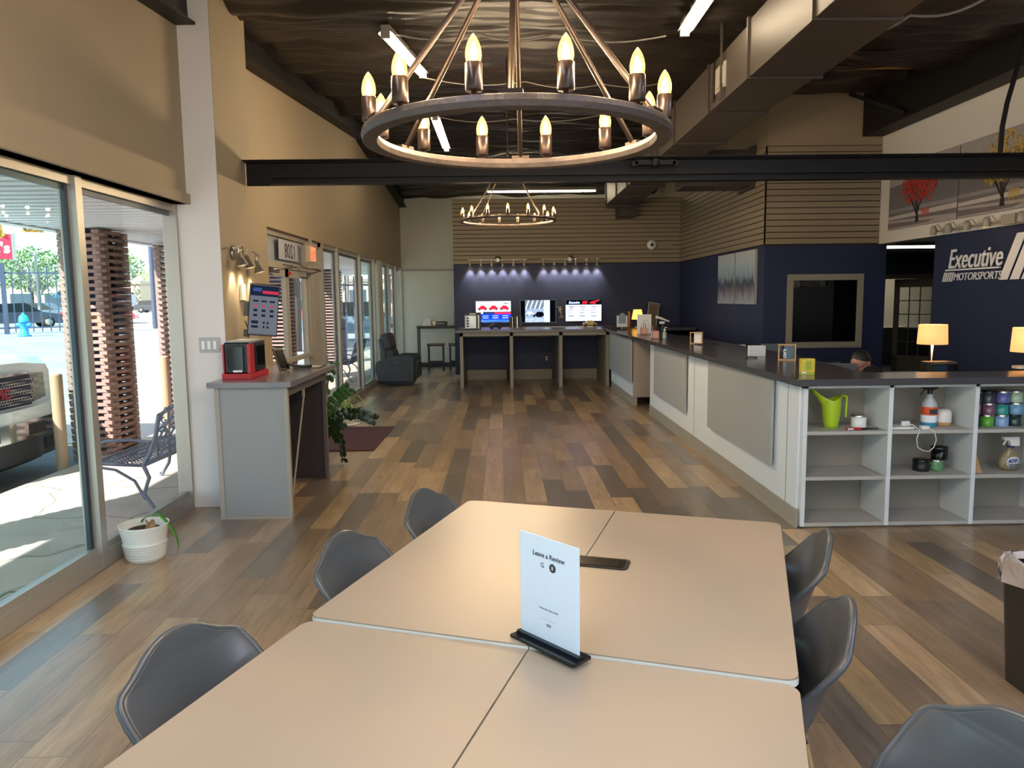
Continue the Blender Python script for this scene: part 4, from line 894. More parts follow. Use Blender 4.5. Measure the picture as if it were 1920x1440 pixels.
t = thing('sanitizer_bottle', 'clear pump bottle of sanitizer beside the pink pen cup', 'bottle', (2.22, 10.3, 1.07))
MB().lathe([(.0, 0), (.028, 0), (.03, .02), (.028, .09), (.014, .105), (.012, .12)], 16).build('bottle', mat('clear gel plastic', 'c9d2d4', .1, trans=.5), t)
MB().cyl(0, 0, .12, .135, .014).tube([(0, 0, .13), (0, 0, .16), (.035, 0, .158)], .006, 6).build('pump', m_whitep, t)
t = thing('barcode_scanner', 'white hand scanner resting on a black stand', 'scanner', (2.28, 10.75, 1.07))
MB().tube([(-.09, 0, .29), (-.03, 0, .275), (.1, 0, .225)], [.026, .022, .014], 10, flat=.8).build('head', m_whitep, t, bevel=.002)
MB().box(-.035, .03, -.02, .02, .195, .225).build('switch_block', m_whitep, t); MB().tube([(0, 0, .25), (.02, 0, .12), (-.01, 0, .02)], .02, 8).cyl(0, 0, 0, .02, .05).build('stand', m_blk, t)
t = thing('table_lamp', 'small lit table lamp with tapered shade at the corner of the navy walls', 'lamp', (2.6, 14.5, 1.07))
m_shade = mat('lit lamp shade', 'f0c070', .8, emit=.9, ecol='ffb64a')
m_shade2 = mat('lit drum shade', 'e8c28c', .8, emit=.36, ecol='ffb066', bump=.2, bscale=150, stretch=(1, 1, 8))
MB().lathe([(.11, .15), (.075, .335)], 26, cap=False).build('lamp_shade', m_shade, t, solid=.003)
MB().cyl(0, 0, 0, .012, .05).build('base', m_whitep, t); MB().cyl(0, 0, .012, .16, .008).build('stem', m_whitep, t)
tag(MB().box(-.05, .05, -.04, .04, 0, .3).build('brown_box', mat('amber box', '8a5a2a', .5), loc=(2.42, 14.6, 1.07)), 'narrow amber-brown box left of the small lit lamp', 'box')
t = thing('leaning_frame', 'grey framed picture leaning behind the white flyer', 'picture', (2.98, 15.1, 1.07)); t.rotation_euler = (rad(-10), rad(10), 0)
MB().box(-.11, .11, 0, .02, 0, .47).build('frame', m_greige, t); MB().box(-.095, .095, -.004, 0, .015, .455).build('picture', mat('brown picture', '6b5848', .5, var=.4, vscale=8), t)
tag(MB().box(-.08, .08, -.06, .06, 0, .05).build('red_case', m_red, loc=(2.42, 12.2, 1.07)), 'red case lying behind the pink pen cups', 'case')
def wood_frame(loc, rz, label, txt):
    t = thing('wooden_display_frame', label, 'frame', loc, rz, 'wooden display frames on the dark counter top')
    w, h, d = .075, .145, .022
    MB().box(-w, w, -d, d, 0, .012).box(-w, w, -d, d, h-.012, h).box(-w, -w+.012, -d, d, .012, h-.012).box(w-.012, w, -d, d, .012, h-.012).build('frame', m_wood, t)
    MB().box(-w*.35, w*.8, -.004, .004, .012, h-.012).build('glass_sheet', mat('blue grey sheet', '49606f', .2) if txt else m_paper, t)
    if txt: text('lettering', txt, .05, m_paper, basis((-w*.1, -.0045, .02), (0, 0, 1), (0, -1, 0)), t, ext=.0003, bold=.001)
wood_frame((2.54, 6.7, 1.07), -.35, 'wooden display frame with dark picture, next to the yellow candle box', 'cars')
wood_frame((2.37, 9.2, 1.07), -.25, 'wooden display frame halfway along the dark counter top', '')
t = thing('card_block', 'white calendar block lying on the dark counter top', 'block', (2.47, 7.3, 1.07), -.2)
MB().box(-.08, .08, -.03, .03, 0, .095).build('block', m_whitep, t, bevel=.003)
for i in range(4): MB().box(-.07, .07, -.0312, -.030, .02+i*.02, .024+i*.02).build('print_line', m_greige, t)
t = thing('candle_box', 'yellow green candle gift box at the corner of the dark counter top', 'box', (2.235, 5.5, 1.07), -.05)
MB().box(-.048, .048, -.03, .03, .012, .115).build('box', mat('yellow gift box', 'd2b83a', .3, var=.15, vscale=20), t, bevel=.003)
MB().box(-.018, .022, -.0315, -.03, .035, .10).build('label', mat('green label', '9aa832', .4), t); MB().box(-.046, .046, -.03, .03, 0, .012).build('tray', mat('lime tray', 'a9b63a', .3), t); MB().box(-.045, -.015, -.0325, -.03, .008, .022).build('price_tag', m_paper, t)
# dark phone, pens, monitors behind the counter
tag(MB().box(-.13, .13, -.09, .09, 0, .012).box(-.05, .05, -.03, .03, .012, .03).build('desk_phone', m_blk, loc=(2.45, 9.0, 1.07)), 'flat black pad on the dark counter behind the wooden frame', 'pad')
tag(MB().tube([(-.05, 0, .006), (.0, .01, .012), (.06, 0, .006)], .006, 6).build('key_ring', m_blk, loc=(2.3, 6.95, 1.07)), 'small black clip lying on the dark counter before the calendar block', 'clip')
def monitor(loc, rz, w, h, label):
    t = thing('monitor', label, 'monitor', loc, rz, 'monitors on the desk behind the counter')
    MB().box(-w/2, w/2, 0, .025, .0, h).build('panel', mat('grey back shell', '4d5257', .35) if 'grey back shell' not in bpy.data.materials else bpy.data.materials['grey back shell'], t, bevel=.005)
    MB().box(-.03, .03, .02, .05, -.22, .1).box(-.1, .1, -.03, .12, -.235, -.22).build('stand', m_blk, t)
monitor((3.05, 8.5, .965), -.15, .24, .14, 'grey monitor back peeking over the counter behind the calendar block')
monitor((2.95, 6.62, .955), -.5, .34, .09, 'grey monitor top just above the counter in front of the seated person')
t = thing('desk_devices', 'small white-and-black card readers on the desk by the navy wall', 'device', (3.02, 9.3, .73))
MB().box(-.12, -.02, -.05, .05, 0, .33).box(.0, .1, -.04, .05, 0, .30).build('reader', m_blk, t); MB().box(-.11, -.03, -.055, -.05, .27, .32).box(.01, .09, -.045, -.04, .25, .28).build('label_face', m_whitep, t)
tag(MB().box(-.14, .14, -.1, .1, 0, .05).build('paper_tray', m_greige, loc=(2.45, 11.6+.3, 1.07)), 'pale tray on the far counter right of the scanner', 'tray') if 0 else None
# credenza and lamps along the right wall
t = thing('credenza', 'dark credenza under the two drum lamps along the navy wall', 'cabinet', (0, 0, 0))
MB().box(4.1, 5.15, 5.9, 8.2, .06, .78).build('body', mat('dark wood', '1d1a1c', .4), t); MB().box(4.08, 5.16, 5.88, 8.22, .78, .80).build('top', m_blk, t)
def lamp(loc, label, k=1.0, z=.36):
    t = thing('table_lamp', label, 'lamp', loc, 0, 'drum lamps by the navy wall')
    MB().lathe([(.138*k, z), (.128*k, z+.195*k)], 30, cap=False).build('lamp_shade', m_shade2, t, solid=.003)
    MB().lathe([(0, 0), (.06, 0), (.06, .012), (.012, .02), (.006, .2), (.014, z+.02), (0, z+.02)], 16).build('stem', m_whitep, t)
    ld = bpy.data.lights.new('lamp_bulb', 'POINT'); ld.energy = 3.5; ld.color = (1, .66, .36); ld.shadow_soft_size = .03
    lo = bpy.data.objects.new('lamp_bulb', ld); C.objects.link(lo); lo.parent = t; lo.location = (0, 0, z+.11*k)
lamp((4.3, 7.5, .80), 'lit drum table lamp in front of the navy wall below the company sign', z=.345)
lamp((4.27, 6.05, .80), 'lit drum table lamp cut off by the right edge of the photo', k=1.0, z=.37)
t = thing('bag', 'black bag with blue patch standing under the drum lamp', 'bag', (4.17, 7.15, .80))
MB().rbox(-.14, .14, -.09, .09, 0, .2, .04).build('body', mat('black nylon', '101216', .6, bump=.3), t, bevel=.02); MB().box(-.1, .03, -.094, -.09, .12, .17).build('blue_patch', mat('blue patch', '1d3c5c', .5), t)
MB().tube([(-.12, -.09, .185), (.12, -.09, .19)], .006, 6).build('zip', m_steel, t)
for s in (-1, 1): MB().tube([(.15, s*.03, .19), (.18, s*.03, .08), (.165, s*.03, .0)], .008, 6).build('strap', m_blk, t)
t = thing('cutting_board', 'pale wooden board and block on the counter top at the right edge', 'board', (3.85, 5.36, 1.07))
MB().rbox(-.0, .3, -.06, .06, 0, .03, .01).build('block', m_wood, t); MB().rbox(-.14, .3, -.0, .1, .032, .05, .03).build('paddle', mat('pale wood', 'cdb79a', .5), t, bevel=.004)

# ---------------------------------------------------------------- company lettering on the right wall
t = thing('company_sign', 'silver raised lettering Executive Motorsports with slanted bars on the navy wall', 'sign', (5.2, 8.88, 1.78))
m_let = mat('brushed silver letters', 'e6e8ec', .4, metal=0)
B_ = basis((-.03, 0, 0), (0, -1, 0), (-1, 0, 0))
text('lettering', 'Executive', .31, m_let, B_ @ Matrix.Translation((.10, .15, 0)), t, ext=.006, shear=.25, sx=.79, bold=.001)
text('lettering', 'MOTORSPORTS', .118, m_let, B_ @ Matrix.Translation((.215, .012, 0)), t, ext=.004, shear=.25, sx=1.0)
MB().box(.07, 1.02, .122, .138, -.012, .012, 0, B_).build('rule', m_let, t)
for i in range(5): MB().prism([(i*.042, 0), (.024+i*.042, 0), (.059+i*.042, .105), (.035+i*.042, .105)], -.002, .002, 0, B_).build('small_bar', m_let, t)
for i in range(3): MB().prism([(1.02+i*.17, 0), (1.15+i*.17, 0), (1.39+i*.17, .46), (1.26+i*.17, .46)], -.004, .004, 0, B_).build('large_bar', m_let, t)

# ---------------------------------------------------------------- tree prints, paintings, mirror
def treeprint(y0, y1, leafc, benchc, label, tx):
    t = thing('tree_print', label, 'picture', (5.198, y0, 2.485), 0, 'tree prints on the upper right wall')
    W_ = y0-y1; H_ = .82; B_ = basis((-.025, 0, 0), (0, -1, 0), (-1, 0, 0))
    MB().box(-.025, 0, -W_, 0, 0, H_).build('canvas', mat('print grey '+label[:4], '6c6a6c', .7), t)
    def strip_(pts, c, z, nm): MB().prism(pts, 0, .001, 0, B_ @ Matrix.Translation((0, 0, z))).build(nm, mat('print '+c, c, .7, var=.1, vscale=8, stretch=(1, 1, 6)), t)
    strip_([(0, .55), (W_, .62), (W_, H_), (0, H_)], '9b9698', 0, 'printed_sky'); strip_([(0, .13), (W_, .13), (W_, .19), (0, .17)], 'b9b2b0', .001, 'printed_path')
    strip_([(0, .0), (W_, 0), (W_, .07), (0, .12)], 'a59d9c', .001, 'printed_ground'); strip_([(0, .02), (W_*.6, .02), (W_*.7, .05), (0, .09)], '716a6c', .002, 'printed_shadow'); strip_([(0, .22), (W_, .2), (W_, .25), (0, .26)], '88838a', .001, 'printed_band')
    b = MB()
    b.prism([(tx-.04, .05), (tx+.045, .05), (tx+.02, .18), (tx-.015, .18)], 0, .002, 0, B_ @ Matrix.Translation((0, 0, .002)))
    for dx, dz in ((-.28, .33), (-.16, .45), (-.05, .5), (.1, .48), (.24, .4), (.18, .3), (-.2, .28)):
        b.tube([B_ @ Vector(p) for p in [(tx, .14, .003), (tx+dx*.35, .14+dz*.4, .003), (tx+dx, .14+dz, .003)]], [.014, .008, .003], 5, flat=.3)
    b.build('printed_trunk', mat('print trunk', '2b2324', .8), t)
    b = MB(); rnd = random.Random(int(tx*100))
    for i in range(900):
        a = rnd.uniform(0, 2*PI); r = rnd.random()**.5; x = tx+.02+.40*r*math.cos(a); y = .53+.26*r*math.sin(a)+(.03 if abs(math.cos(a)) < .5 else -.03); s = rnd.uniform(.008, .02)
        if y < .28 or y > H_-.01 or x < .02 or x > W_-.02: continue
        q = rnd.uniform(0, PI); pts = [(x+s*math.cos(q+k*PI*.66), y+s*math.sin(q+k*PI*.66), .004+rnd.random()*.003) for k in range(3)]
        b.add(pts, [(0, 1, 2)], 0 if rnd.random() < .6 else 1, False, B_)
    b.build('printed_foliage', [mat('print leaf a'+leafc, leafc, .7), mat('print leaf b'+leafc, {'d6301f': '8c1c1c', 'c8a63a': '86701f'}[leafc], .7)], t)
    b = MB()
    for k in range(4): b.box(tx+.1, tx+.26, .12+k*.022, .135+k*.022, .003, .005, 0, B_)
    for k in (.1, .17, .25): b.box(tx+k, tx+k+.01, .05, .2, .003, .004, 0, B_)
    b.build('printed_bench', mat('print bench '+benchc, benchc, .7), t)
treeprint(10.2, 8.67, 'd6301f', 'b5504a', 'grey landscape print with a red tree and red bench', .70)
treeprint(8.65, 7.1, 'c8a63a', 'b59a4a', 'grey landscape print with a yellow tree and bench, right of the red one', .76)
def paintmat():
    M = bpy.data.materials.new('misty painting'); M.use_nodes = True; nt = M.node_tree; N = nt.nodes; L = nt.links; b = N['Principled BSDF']
    tc = N.new('ShaderNodeTexCoord'); sp = N.new('ShaderNodeSeparateXYZ'); L.new(tc.outputs['Generated'], sp.inputs[0])
    n = N.new('ShaderNodeTexNoise'); n.inputs['Scale'].default_value = 5; n.inputs['Detail'].default_value = 9; mp = N.new('ShaderNodeMapping'); mp.inputs['Scale'].default_value = (1, 3, .9); L.new(tc.outputs['Object'], mp.inputs[0]); L.new(mp.outputs[0], n.inputs['Vector'])
    a = N.new('ShaderNodeMath'); a.operation = 'MULTIPLY_ADD'; a.inputs[1].default_value = .55; L.new(n.outputs[0], a.inputs[0]); s = N.new('ShaderNodeMath'); s.operation = 'SUBTRACT'; s.inputs[1].default_value = .27; L.new(sp.outputs[2], s.inputs[0]); L.new(s.outputs[0], a.inputs[2])
    r = N.new('ShaderNodeValToRGB'); cs = [(0, 'a9b2bc'), (.2, '8c8790'), (.36, '3b3f4c'), (.44, '59616e'), (.56, '93a3b0'), (.75, 'a9bcc4'), (1, 'b8bcbc')]
    while len(r.color_ramp.elements) < len(cs): r.color_ramp.elements.new(.5)
    for e, (p, c) in zip(r.color_ramp.elements, cs): e.position = p; e.color = (*lin(c), 1)
    L.new(a.outputs[0], r.inputs[0]); L.new(r.outputs[0], b.inputs['Base Color']); b.inputs['Roughness'].default_value = .6; return M
m_pt = paintmat()
for y0, y1, lb in ((11.72, 12.62, 'tall misty blue-grey painting, left one of the pair on the navy side wall'), (10.78, 11.68, 'tall misty blue-grey painting, right one of the pair, nearer the corner')):
    t = thing('painting', lb, 'painting', (3.63, (y0+y1)/2, 1.52), 0, 'pair of misty paintings'); w = (y1-y0)/2
    MB().box(-.035, -.0, -w, w, 0, .78).build('stretcher_frame', m_greige_l, t); MB().box(-.037, -.0351, -w+.006, w-.006, .006, .774).build('canvas', m_pt, t)
t = thing('wall_mirror', 'square greige-framed dark mirror on the navy wall', 'mirror', (4.48, 10.5, .91))
b = MB(); w, h, f = .53, 1.02, .085
b.box(-w, w, -.03, -.0, 0, f).box(-w, w, -.03, 0, h-f, h).box(-w, -w+f, -.03, 0, f, h-f).box(w-f, w, -.03, 0, f, h-f).build('frame', m_gf, t, bevel=.004)
MB().box(-w+f, w-f, -.012, -.002, f, h-f).build('glass', mat('dark mirror glass', '050608', .03, spec=.6), t)
# white round camera on the slat wall
t = thing('security_camera', 'white round security camera with a thin arm on the slat wall', 'camera', (3.03, 15.40, 2.68))
MB().lathe([(0, .06), (.09, .055), (.095, .02), (.05, 0), (0, 0)], 22, 0, RX).build('housing', m_whitep, t); MB().lathe([(0, .0), (.028, 0), (.03, .012), (0, .02)], 14, 0, Matrix.Translation((0, -.055, 0)) @ RX).build('lens', m_blkgloss, t)
MB().tube([(.09, -.01, 0), (.36, -.01, -.005)], .008, 6).sphere((.38, -.01, 0), .02, 10).build('arm', m_greige_l, t)
# light switches
t = thing('switch_plate', 'grey metal plate with three white light switches on the pillar', 'switch', (-2.305, 6.0, 1.31))
MB().box(-.083, .083, -.006, 0, -.06, .06).build('plate', mat('grey plate', 'a8a8a8', .4), t, bevel=.002)
for i in range(3): MB().box(-.05+i*.046-.013, -.05+i*.046+.013, -.010, -.006, -.033, .033).build('rocker', m_whitep, t, bevel=.002)
# ---------------------------------------------------------------- things on and around the side counter
t = thing('pod_machine', 'black and red boxy machine with glass door on the side counter', 'machine', (-2.05, 6.06, 1.05))
MB().box(-.115, .115, -.22, .21, 0, .045).build('red_base', m_red, t, bevel=.004)
MB().box(-.10, .10, -.19, .19, .045, .285).build('body', m_blk, t, bevel=.01)
MB().box(-.112, -.10, -.195, .19, .045, .27).box(.078, .103, -.198, -.15, .045, .27).box(.1, .104, -.19, -.1, .045, .27).build('red_panel', m_red, t, bevel=.003)
MB().rbox(-.075, .05, -.205, -.19, .07, .25, .004).build('door', mat('smoked door', '121a1f', .12, spec=.7), t, bevel=.004)
MB().box(.1005, .106, -.06, .16, .07, .25).build('side_window', m_blkgloss, t, bevel=.004); MB().box(-.03, .04, -.21, -.204, .055, .07).build('label', m_paper, t)
MB().box(-.09, .09, -.18, .18, .285, .295).build('lid', m_greige, t)
t = thing('phone_stand', 'dark tablet leaning on its stand at the far side of the side counter', 'tablet', (-1.88, 6.55, 1.05), .5); t.rotation_euler = (rad(-24), 0, rad(60))
MB().rbox(-.06, .06, -.006, .006, .01, .21, .004).build('tablet', m_blk, t, bevel=.003); MB().box(-.045, .045, -.008, -.006, .02, .19).build('screen', m_blkgloss, t); MB().box(-.03, .03, .006, .07, .0, .02).build('foot', m_steel, t)
t = thing('desk_phone', 'black desk phone handset lying on the side counter', 'phone', (-1.78, 6.62, 1.05), .3)
MB().tube([(-.09, 0, .055), (-.04, 0, .035), (.05, 0, .025), (.11, 0, .03)], [.016, .012, .012, .018], 8, flat=.7).build('handset', m_blk, t); MB().box(-.05, .1, -.05, .05, 0, .02).build('cradle', m_blk, t)
t = thing('clipboard', 'papers and black clipboard lying on the side counter', 'clipboard', (-1.72, 6.9, 1.05))
MB().box(-.11, .09, -.14, .14, 0, .004).build('board', m_blk, t); MB().box(-.09, .07, -.12, .1, .004, .005).build('paper', m_greige, t)
# pillar tv
t = thing('tilted_screen', 'small tilted screen with a price list mounted on the side of the pillar', 'screen', (-1.98, 6.35, 1.575)); t.rotation_euler = (0, rad(6), rad(22))
t.scale = (.76, 1, 1); MB().box(-.155, .155, -.018, .02, -.215, .215).build('bezel', m_blk, t, bevel=.004)
sd = emitmat('pillar screen', '70747e', .3); MB().box(-.145, .145, -.0195, -.018, -.2, .2).build('display', sd, t)
B_ = basis((0, -.0197, 0), (1, 0, 0), (0, -1, 0)); e1 = emitmat('ps dark', '141a2c', .6); e2 = emitmat('ps red', '8e2436', .7); e3 = emitmat('ps blue', '2d3c66', .6)
rect(t, B_, -.145, .145, .115, .2, e1, 'header_band'); rect(t, B_, -.02, .145, .135, .16, e2, 'header_stripe', .001); rect(t, B_, -.12, -.03, .15, .18, e3, 'logo_mark', .001)
for c_ in range(3):
    x = -.085+c_*.085
    rect(t, B_, x-.028, x+.028, .065, .08, e1, 'text_line'); rect(t, B_, x-.018, x+.018, .025, .037, e2, 'text_line'); rect(t, B_, x-.02, x+.02, -.015, .005, e1, 'text_line'); rect(t, B_, x-.02, x+.02, -.055, -.035, e1, 'text_line')
rect(t, B_, -.12, -.05, -.115, -.09, e1, 'text_line'); rect(t, B_, -.12, -.05, -.15, -.13, e1, 'text_line')
for q in (0, 1): rect(t, B_, .0+q*.04, .02+q*.04, -.115, -.095, e1, 'text_line'); rect(t, B_, .0+q*.04, .02+q*.04, -.15, -.13, e1, 'text_line')
MB().box(-.2, -.02, .02, .05, -.06, .06).tube([(-.18, .04, -.1), (-.12, .05, -.2), (-.14, .02, -.24), (-.1, .03, -.33), (-.1, .04, -.5)], .006, 6).build('mount_and_cable', m_blk, t)
MB().box(-.19, -.13, .0, .03, -.23, -.17).build('media_box', m_blk, t)
t = thing('wall_box', 'cream cable box on the pillar behind the tilted screen', 'box', (-2.176, 6.42, 1.72)); MB().box(0, .02, -.05, .05, -.06, .07).build('cover', m_cream, t)

# pot with bulb by the window
t = thing('potted_bulb', 'white ribbed plant pot with a dry bulb and one curved leaf by the window', 'plant pot', (-2.325, 4.78, 0))
pr = [(.0, 0), (.108, 0), (.112, .01)]
for i in range(6): z = .02+i*.017; pr += [(.114+z*.16, z), (.119+z*.16, z+.007), (.114+z*.16, z+.014)]
pr += [(.130, .135), (.150, .228), (.153, .236), (.147, .236), (.142, .2), (.0, .195)]
MB().lathe(pr, 48, cap=False).build('pot', mat('white glazed pot', 'd9dcd4', .35), t)
MB().lathe([(0, .2), (.139, .198)], 24, cap=False).build('soil', mat('potting soil', '3a2a20', .95, bump=1, bscale=80), t)
MB().lathe([(.0, .19), (.03, .195), (.034, .215), (.02, .245), (.008, .27), (0, .272)], 12, 0, Matrix.Translation((-.02, 0, 0)) @ Matrix.Rotation(.3, 4, 'Y')).tube([(.02, 0, .2), (.035, 0, .225), (.01, 0, .262)], [.012, .008, .004], 6).sphere((.05, -.01, .205), .022, 10, sc=(1, 1, .7)).build('dry_bulb', mat('dry bulb husk', '9a7550', .8, var=.4, vscale=30, bump=.6), t)
def blade(pts, w, name, mm, parent, wdir=(0, 1, 0)):
    b = MB(); n = len(pts); wd = Vector(wdir).normalized(); v = []
    for i, p in enumerate(pts):
        f = i/(n-1); ww = w*(1-abs(2*f-.7)**3*.6)*(1 if f < .85 else (1-f)/.15*.8+.2); p = Vector(p)
        v += [p-wd*ww, p+Vector((0, 0, -.25*ww)), p+wd*ww]
    b.add(v, [(i*3+k, i*3+k+1, i*3+k+4, i*3+k+3) for i in range(n-1) for k in (0, 1)], 0, True); return b.build(name, mm, parent, solid=.003)
blade([(-.02+.225*(1-math.cos(a_))*.5*1.0+.0, .02, .24+.05*math.sin(a_)*1.0 if a_ < PI/2 else .24+.05*math.sin(a_)-.11*(a_-PI/2)) for a_ in [i*PI*1.0/14 for i in range(15)]]+[(.19, .02, .02), (.14, .02, .006)], .020, 'leaf', mat('bright leaf green', '3f8a2a', .35), t)
# doorway plants
t = thing('leafy_plant', 'dark green plant with paired oval leaflets spilling from behind the side counter', 'plant', (-1.93, 7.62, 0))
MB().lathe([(0, 0), (.11, 0), (.14, .22), (.145, .24), (.13, .24), (.12, .2), (0, .2)], 24).build('pot', m_whitep, t)
def zstem(pts, n, L):
    P = [Vector(p) for p in pts]
    st = MB().tube(P, [.009-.005*i/(len(P)-1) for i in range(len(P))], 6).build('stem', m_dkgreen, t)
    b = MB()
    for i in range(n):
        f = .25+.75*i/(n-1); q = f*(len(P)-1); k = min(int(q), len(P)-2); p = P[k].lerp(P[k+1], q-k); d = (P[k+1]-P[k]).normalized()
        sd = d.cross(Vector((0, 0, 1)));  sd = sd.normalized() if sd.length > .05 else Vector((1, 0, 0)); up = sd.cross(d)
        for s in (-1, 1):
            ax = (d*.45+up*.9*s+sd*.25*random.uniform(-1, 1)).normalized(); wv = ax.cross(sd).normalized()*.028*(1.25 if 0 < i < n-1 else .8)
            l = L*random.uniform(.85, 1.1); c = [p+ax*l*u for u in (.0, .3, .6, .85, 1)]; ws = (.15, .9, 1, .65, .05)
            v = []; 
            for cc, w_ in zip(c, ws): v += [cc-wv*w_, cc+sd*.006, cc+wv*w_]
            b.add(v, [(a*3+e, a*3+e+1, a*3+e+4, a*3+e+3) for a in range(4) for e in (0, 1)], 0, True)
    b.build('leaflets', m_dkgreen if pts[-1][2] < .6 else m_green, st)
zstem([(.02, 0, .2), (.15, .05, .42), (.32, .06, .50), (.48, .06, .49), (.60, .08, .43)], 11, .075)
zstem([(.0, 0, .2), (.12, .0, .5), (.25, .0, .66), (.37, .0, .76)], 8, .08)
zstem([(.03, 0, .2), (.18, -.03, .38), (.30, -.03, .42)], 7, .075)
zstem([(.05, -.02, .2), (.20, -.05, .36), (.29, -.08, .25), (.31, -.1, .06)], 8, .07)
zstem([(.0, 0, .2), (.15, .05, .8), (.22, .05, 1.0)], 5, .055); zstem([(-.02, .03, .2), (-.02, .05, .5), (.05, .1, .7)], 7, .055)
t = thing('spider_plant', 'small spider plant in a cream pot beyond the door mat', 'plant', (-2.08, 10.05, 0))
MB().lathe([(0, 0), (.09, 0), (.115, .2), (.12, .21), (.105, .21), (.1, .17), (0, .17)], 24).build('pot', mat('cream pot', 'dcd2bd', .4), t)
MB().lathe([(0, 0), (.16, 0), (.17, .012), (0, .01)], 24).build('saucer', m_whitep, t)
for i in range(18):
    a_ = i*2.4; r_ = random.uniform(.15, .42); dr = Vector((math.cos(a_), math.sin(a_), 0)); h_ = random.uniform(.05, .28)
    blade([dr*(r_*u)+Vector((0, 0, .18+h_*math.sin(u*2.4)-.1*u*u)) for u in (0, .15, .3, .45, .6, .75, .9, 1)], .008, 'leaf', mat('spider leaf', '8fae6a', .5) if 'spider leaf' not in bpy.data.materials else bpy.data.materials['spider leaf'], t, wdir=(-dr.y, dr.x, 0))
# leaf tip at the left edge
t = thing('floor_plant', 'green leaf tip poking in at the lower left edge by the window', 'plant', (-2.25, 2.95, 0))
MB().lathe([(0, 0), (.08, 0), (.1, .16), (.09, .16), (0, .14)], 20).build('pot', m_whitep, t)
blade([(0, 0, .14), (.01, .1, .3), (-.0, .25, .36), (-.03, .42, .34), (-.06, .52, .30)], .014, 'leaf', m_green, t, wdir=(1, 0, 0)); blade([(0, 0, .14), (-.05, -.1, .3), (-.1, -.2, .34), (-.12, -.3, .3)], .014, 'leaf', m_green, t, wdir=(1, 0, 0))

# ---------------------------------------------------------------- recliner
t = thing('recliner', 'dark grey recliner armchair beside the far windows, facing right', 'armchair', (-1.98, 14.75, 0), rad(-4))
m_rec = mat('dark grey upholstery', '2c3038', .6, bump=.3, bscale=60)
for s in (-1, 1):
    MB().prism([(-.36, .10), (.30, .10), (.33, .3), (.33, .52), (.28, .585), (.0, .59), (-.25, .53), (-.40, .46), (-.42, .3)], s*.30-.08, s*.30+.08, 0, RX).build('arm', m_rec, t, bevel=.04)
MB().box(-.3, .34, -.22, .22, .12, .44).build('seat', m_rec, t, bevel=.05); MB().box(.26, .38, -.24, .24, .14, .46).build('footrest', m_rec, t, bevel=.05)
for z0, z1 in ((.42, .72), (.70, 1.03)):
    MB().box(-.09, .09, -.25, .25, z0, z1, 0, Matrix.Translation((-.02, 0, 0)) @ Matrix.Rotation(rad(-14), 4, 'Y')).build('back_cushion', m_rec, t, bevel=.06)
MB().box(-.16, -.06, -.26, .26, .15, .96, 0, Matrix.Rotation(rad(-14), 4, 'Y')).build('back_shell', m_rec, t, bevel=.04)
MB().box(-.3, .25, -.3, .3, .03, .12).build('base', m_blk, t); MB().rbox(-.06, .06, -.39, -.38, .44, .49, .004).build('release_handle', m_blkgloss, t)
# bar table with two stools, coffee things
t = thing('bar_table', 'narrow black bar table against the pale back wall', 'table', (-1.3, 18.15, 0))
MB().box(-.72, .72, -.22, .22, .99, 1.02).build('top', mat('brown bar top', '57483f', .4), t); MB().box(-.7, .7, -.2, .2, .955, .99).build('frame', m_blk, t)
for x in (-.7, .67):
    for y in (-.2, .17): MB().box(x, x+.03, y, y+.03, 0, .955).build('leg', m_blk, t)
def stool(x, label):
    t = thing('bar_stool', label, 'stool', (x, 17.45, 0), 0, 'bar stools under the bar table')
    MB().box(-.2, .2, -.14, .14, .60, .63).build('seat', mat('brown stool seat', '57483f', .4) if 'brown stool seat' not in bpy.data.materials else bpy.data.materials['brown stool seat'], t)
    MB().box(-.19, .19, -.13, .13, .575, .60).build('seat_frame', m_blk, t)
    for a in (-.18, .155):
        for b_ in (-.13, .105): MB().box(a, a+.025, b_, b_+.025, 0, .575).build('leg', m_blk, t)
    MB().box(-.18, .18, -.125, -.105, .2, .225).box(-.18, .18, .105, .125, .2, .225).box(-.18, -.16, -.12, .12, .3, .32).box(.16, .18, -.12, .12, .3, .32).build('footrest', m_blk, t)
stool(-1.52, 'left black framed bar stool by the pale wall'); stool(-1.03, 'right black framed bar stool half hidden by the navy partition')
t = thing('napkin_box', 'white wedge-shaped napkin box on the bar table', 'box', (-1.77, 18.1, 1.02)); MB().prism([(-.12, 0), (.09, 0), (.08, .16), (-.04, .16), (-.1, .08)], -.08, .08, 0, RX).build('box', m_whitep, t, bevel=.006); MB().box(.09, .16, -.06, .06, 0, .13).build('side_box', m_wood, t)
t = thing('cup_basket', 'dark coffee basket with white lettering and a cup in front', 'basket', (-1.42, 18.08, 1.02)); MB().box(-.15, .12, -.08, .08, 0, .1).build('basket', m_blk, t)
text('lettering', 'COFFEE BAR', .045, m_paper, basis((-.135, -.081, .035), (1, 0, 0), (0, -1, 0)), t, ext=.0004, sx=.8, bold=.001)
MB().lathe([(.0, 0), (.032, 0), (.045, .11), (.0, .11)], 16, 0, Matrix.Translation((-.17, -.1, 0))).build('paper_cup', m_whitep, t)
for i in range(3): MB().tube([(-.17+.01*i, -.1, .1), (-.19+.03*i, -.1, .19)], .005, 5).build('stirrer', m_wood, t)
t = thing('pod_carousel', 'tall chrome carousel of coffee pods at the end of the bar table', 'rack', (-1.06, 18.08, 1.02))
MB().cyl(0, 0, 0, .015, .09).cyl(0, 0, 0, .36, .008).build('stand', m_steel, t)
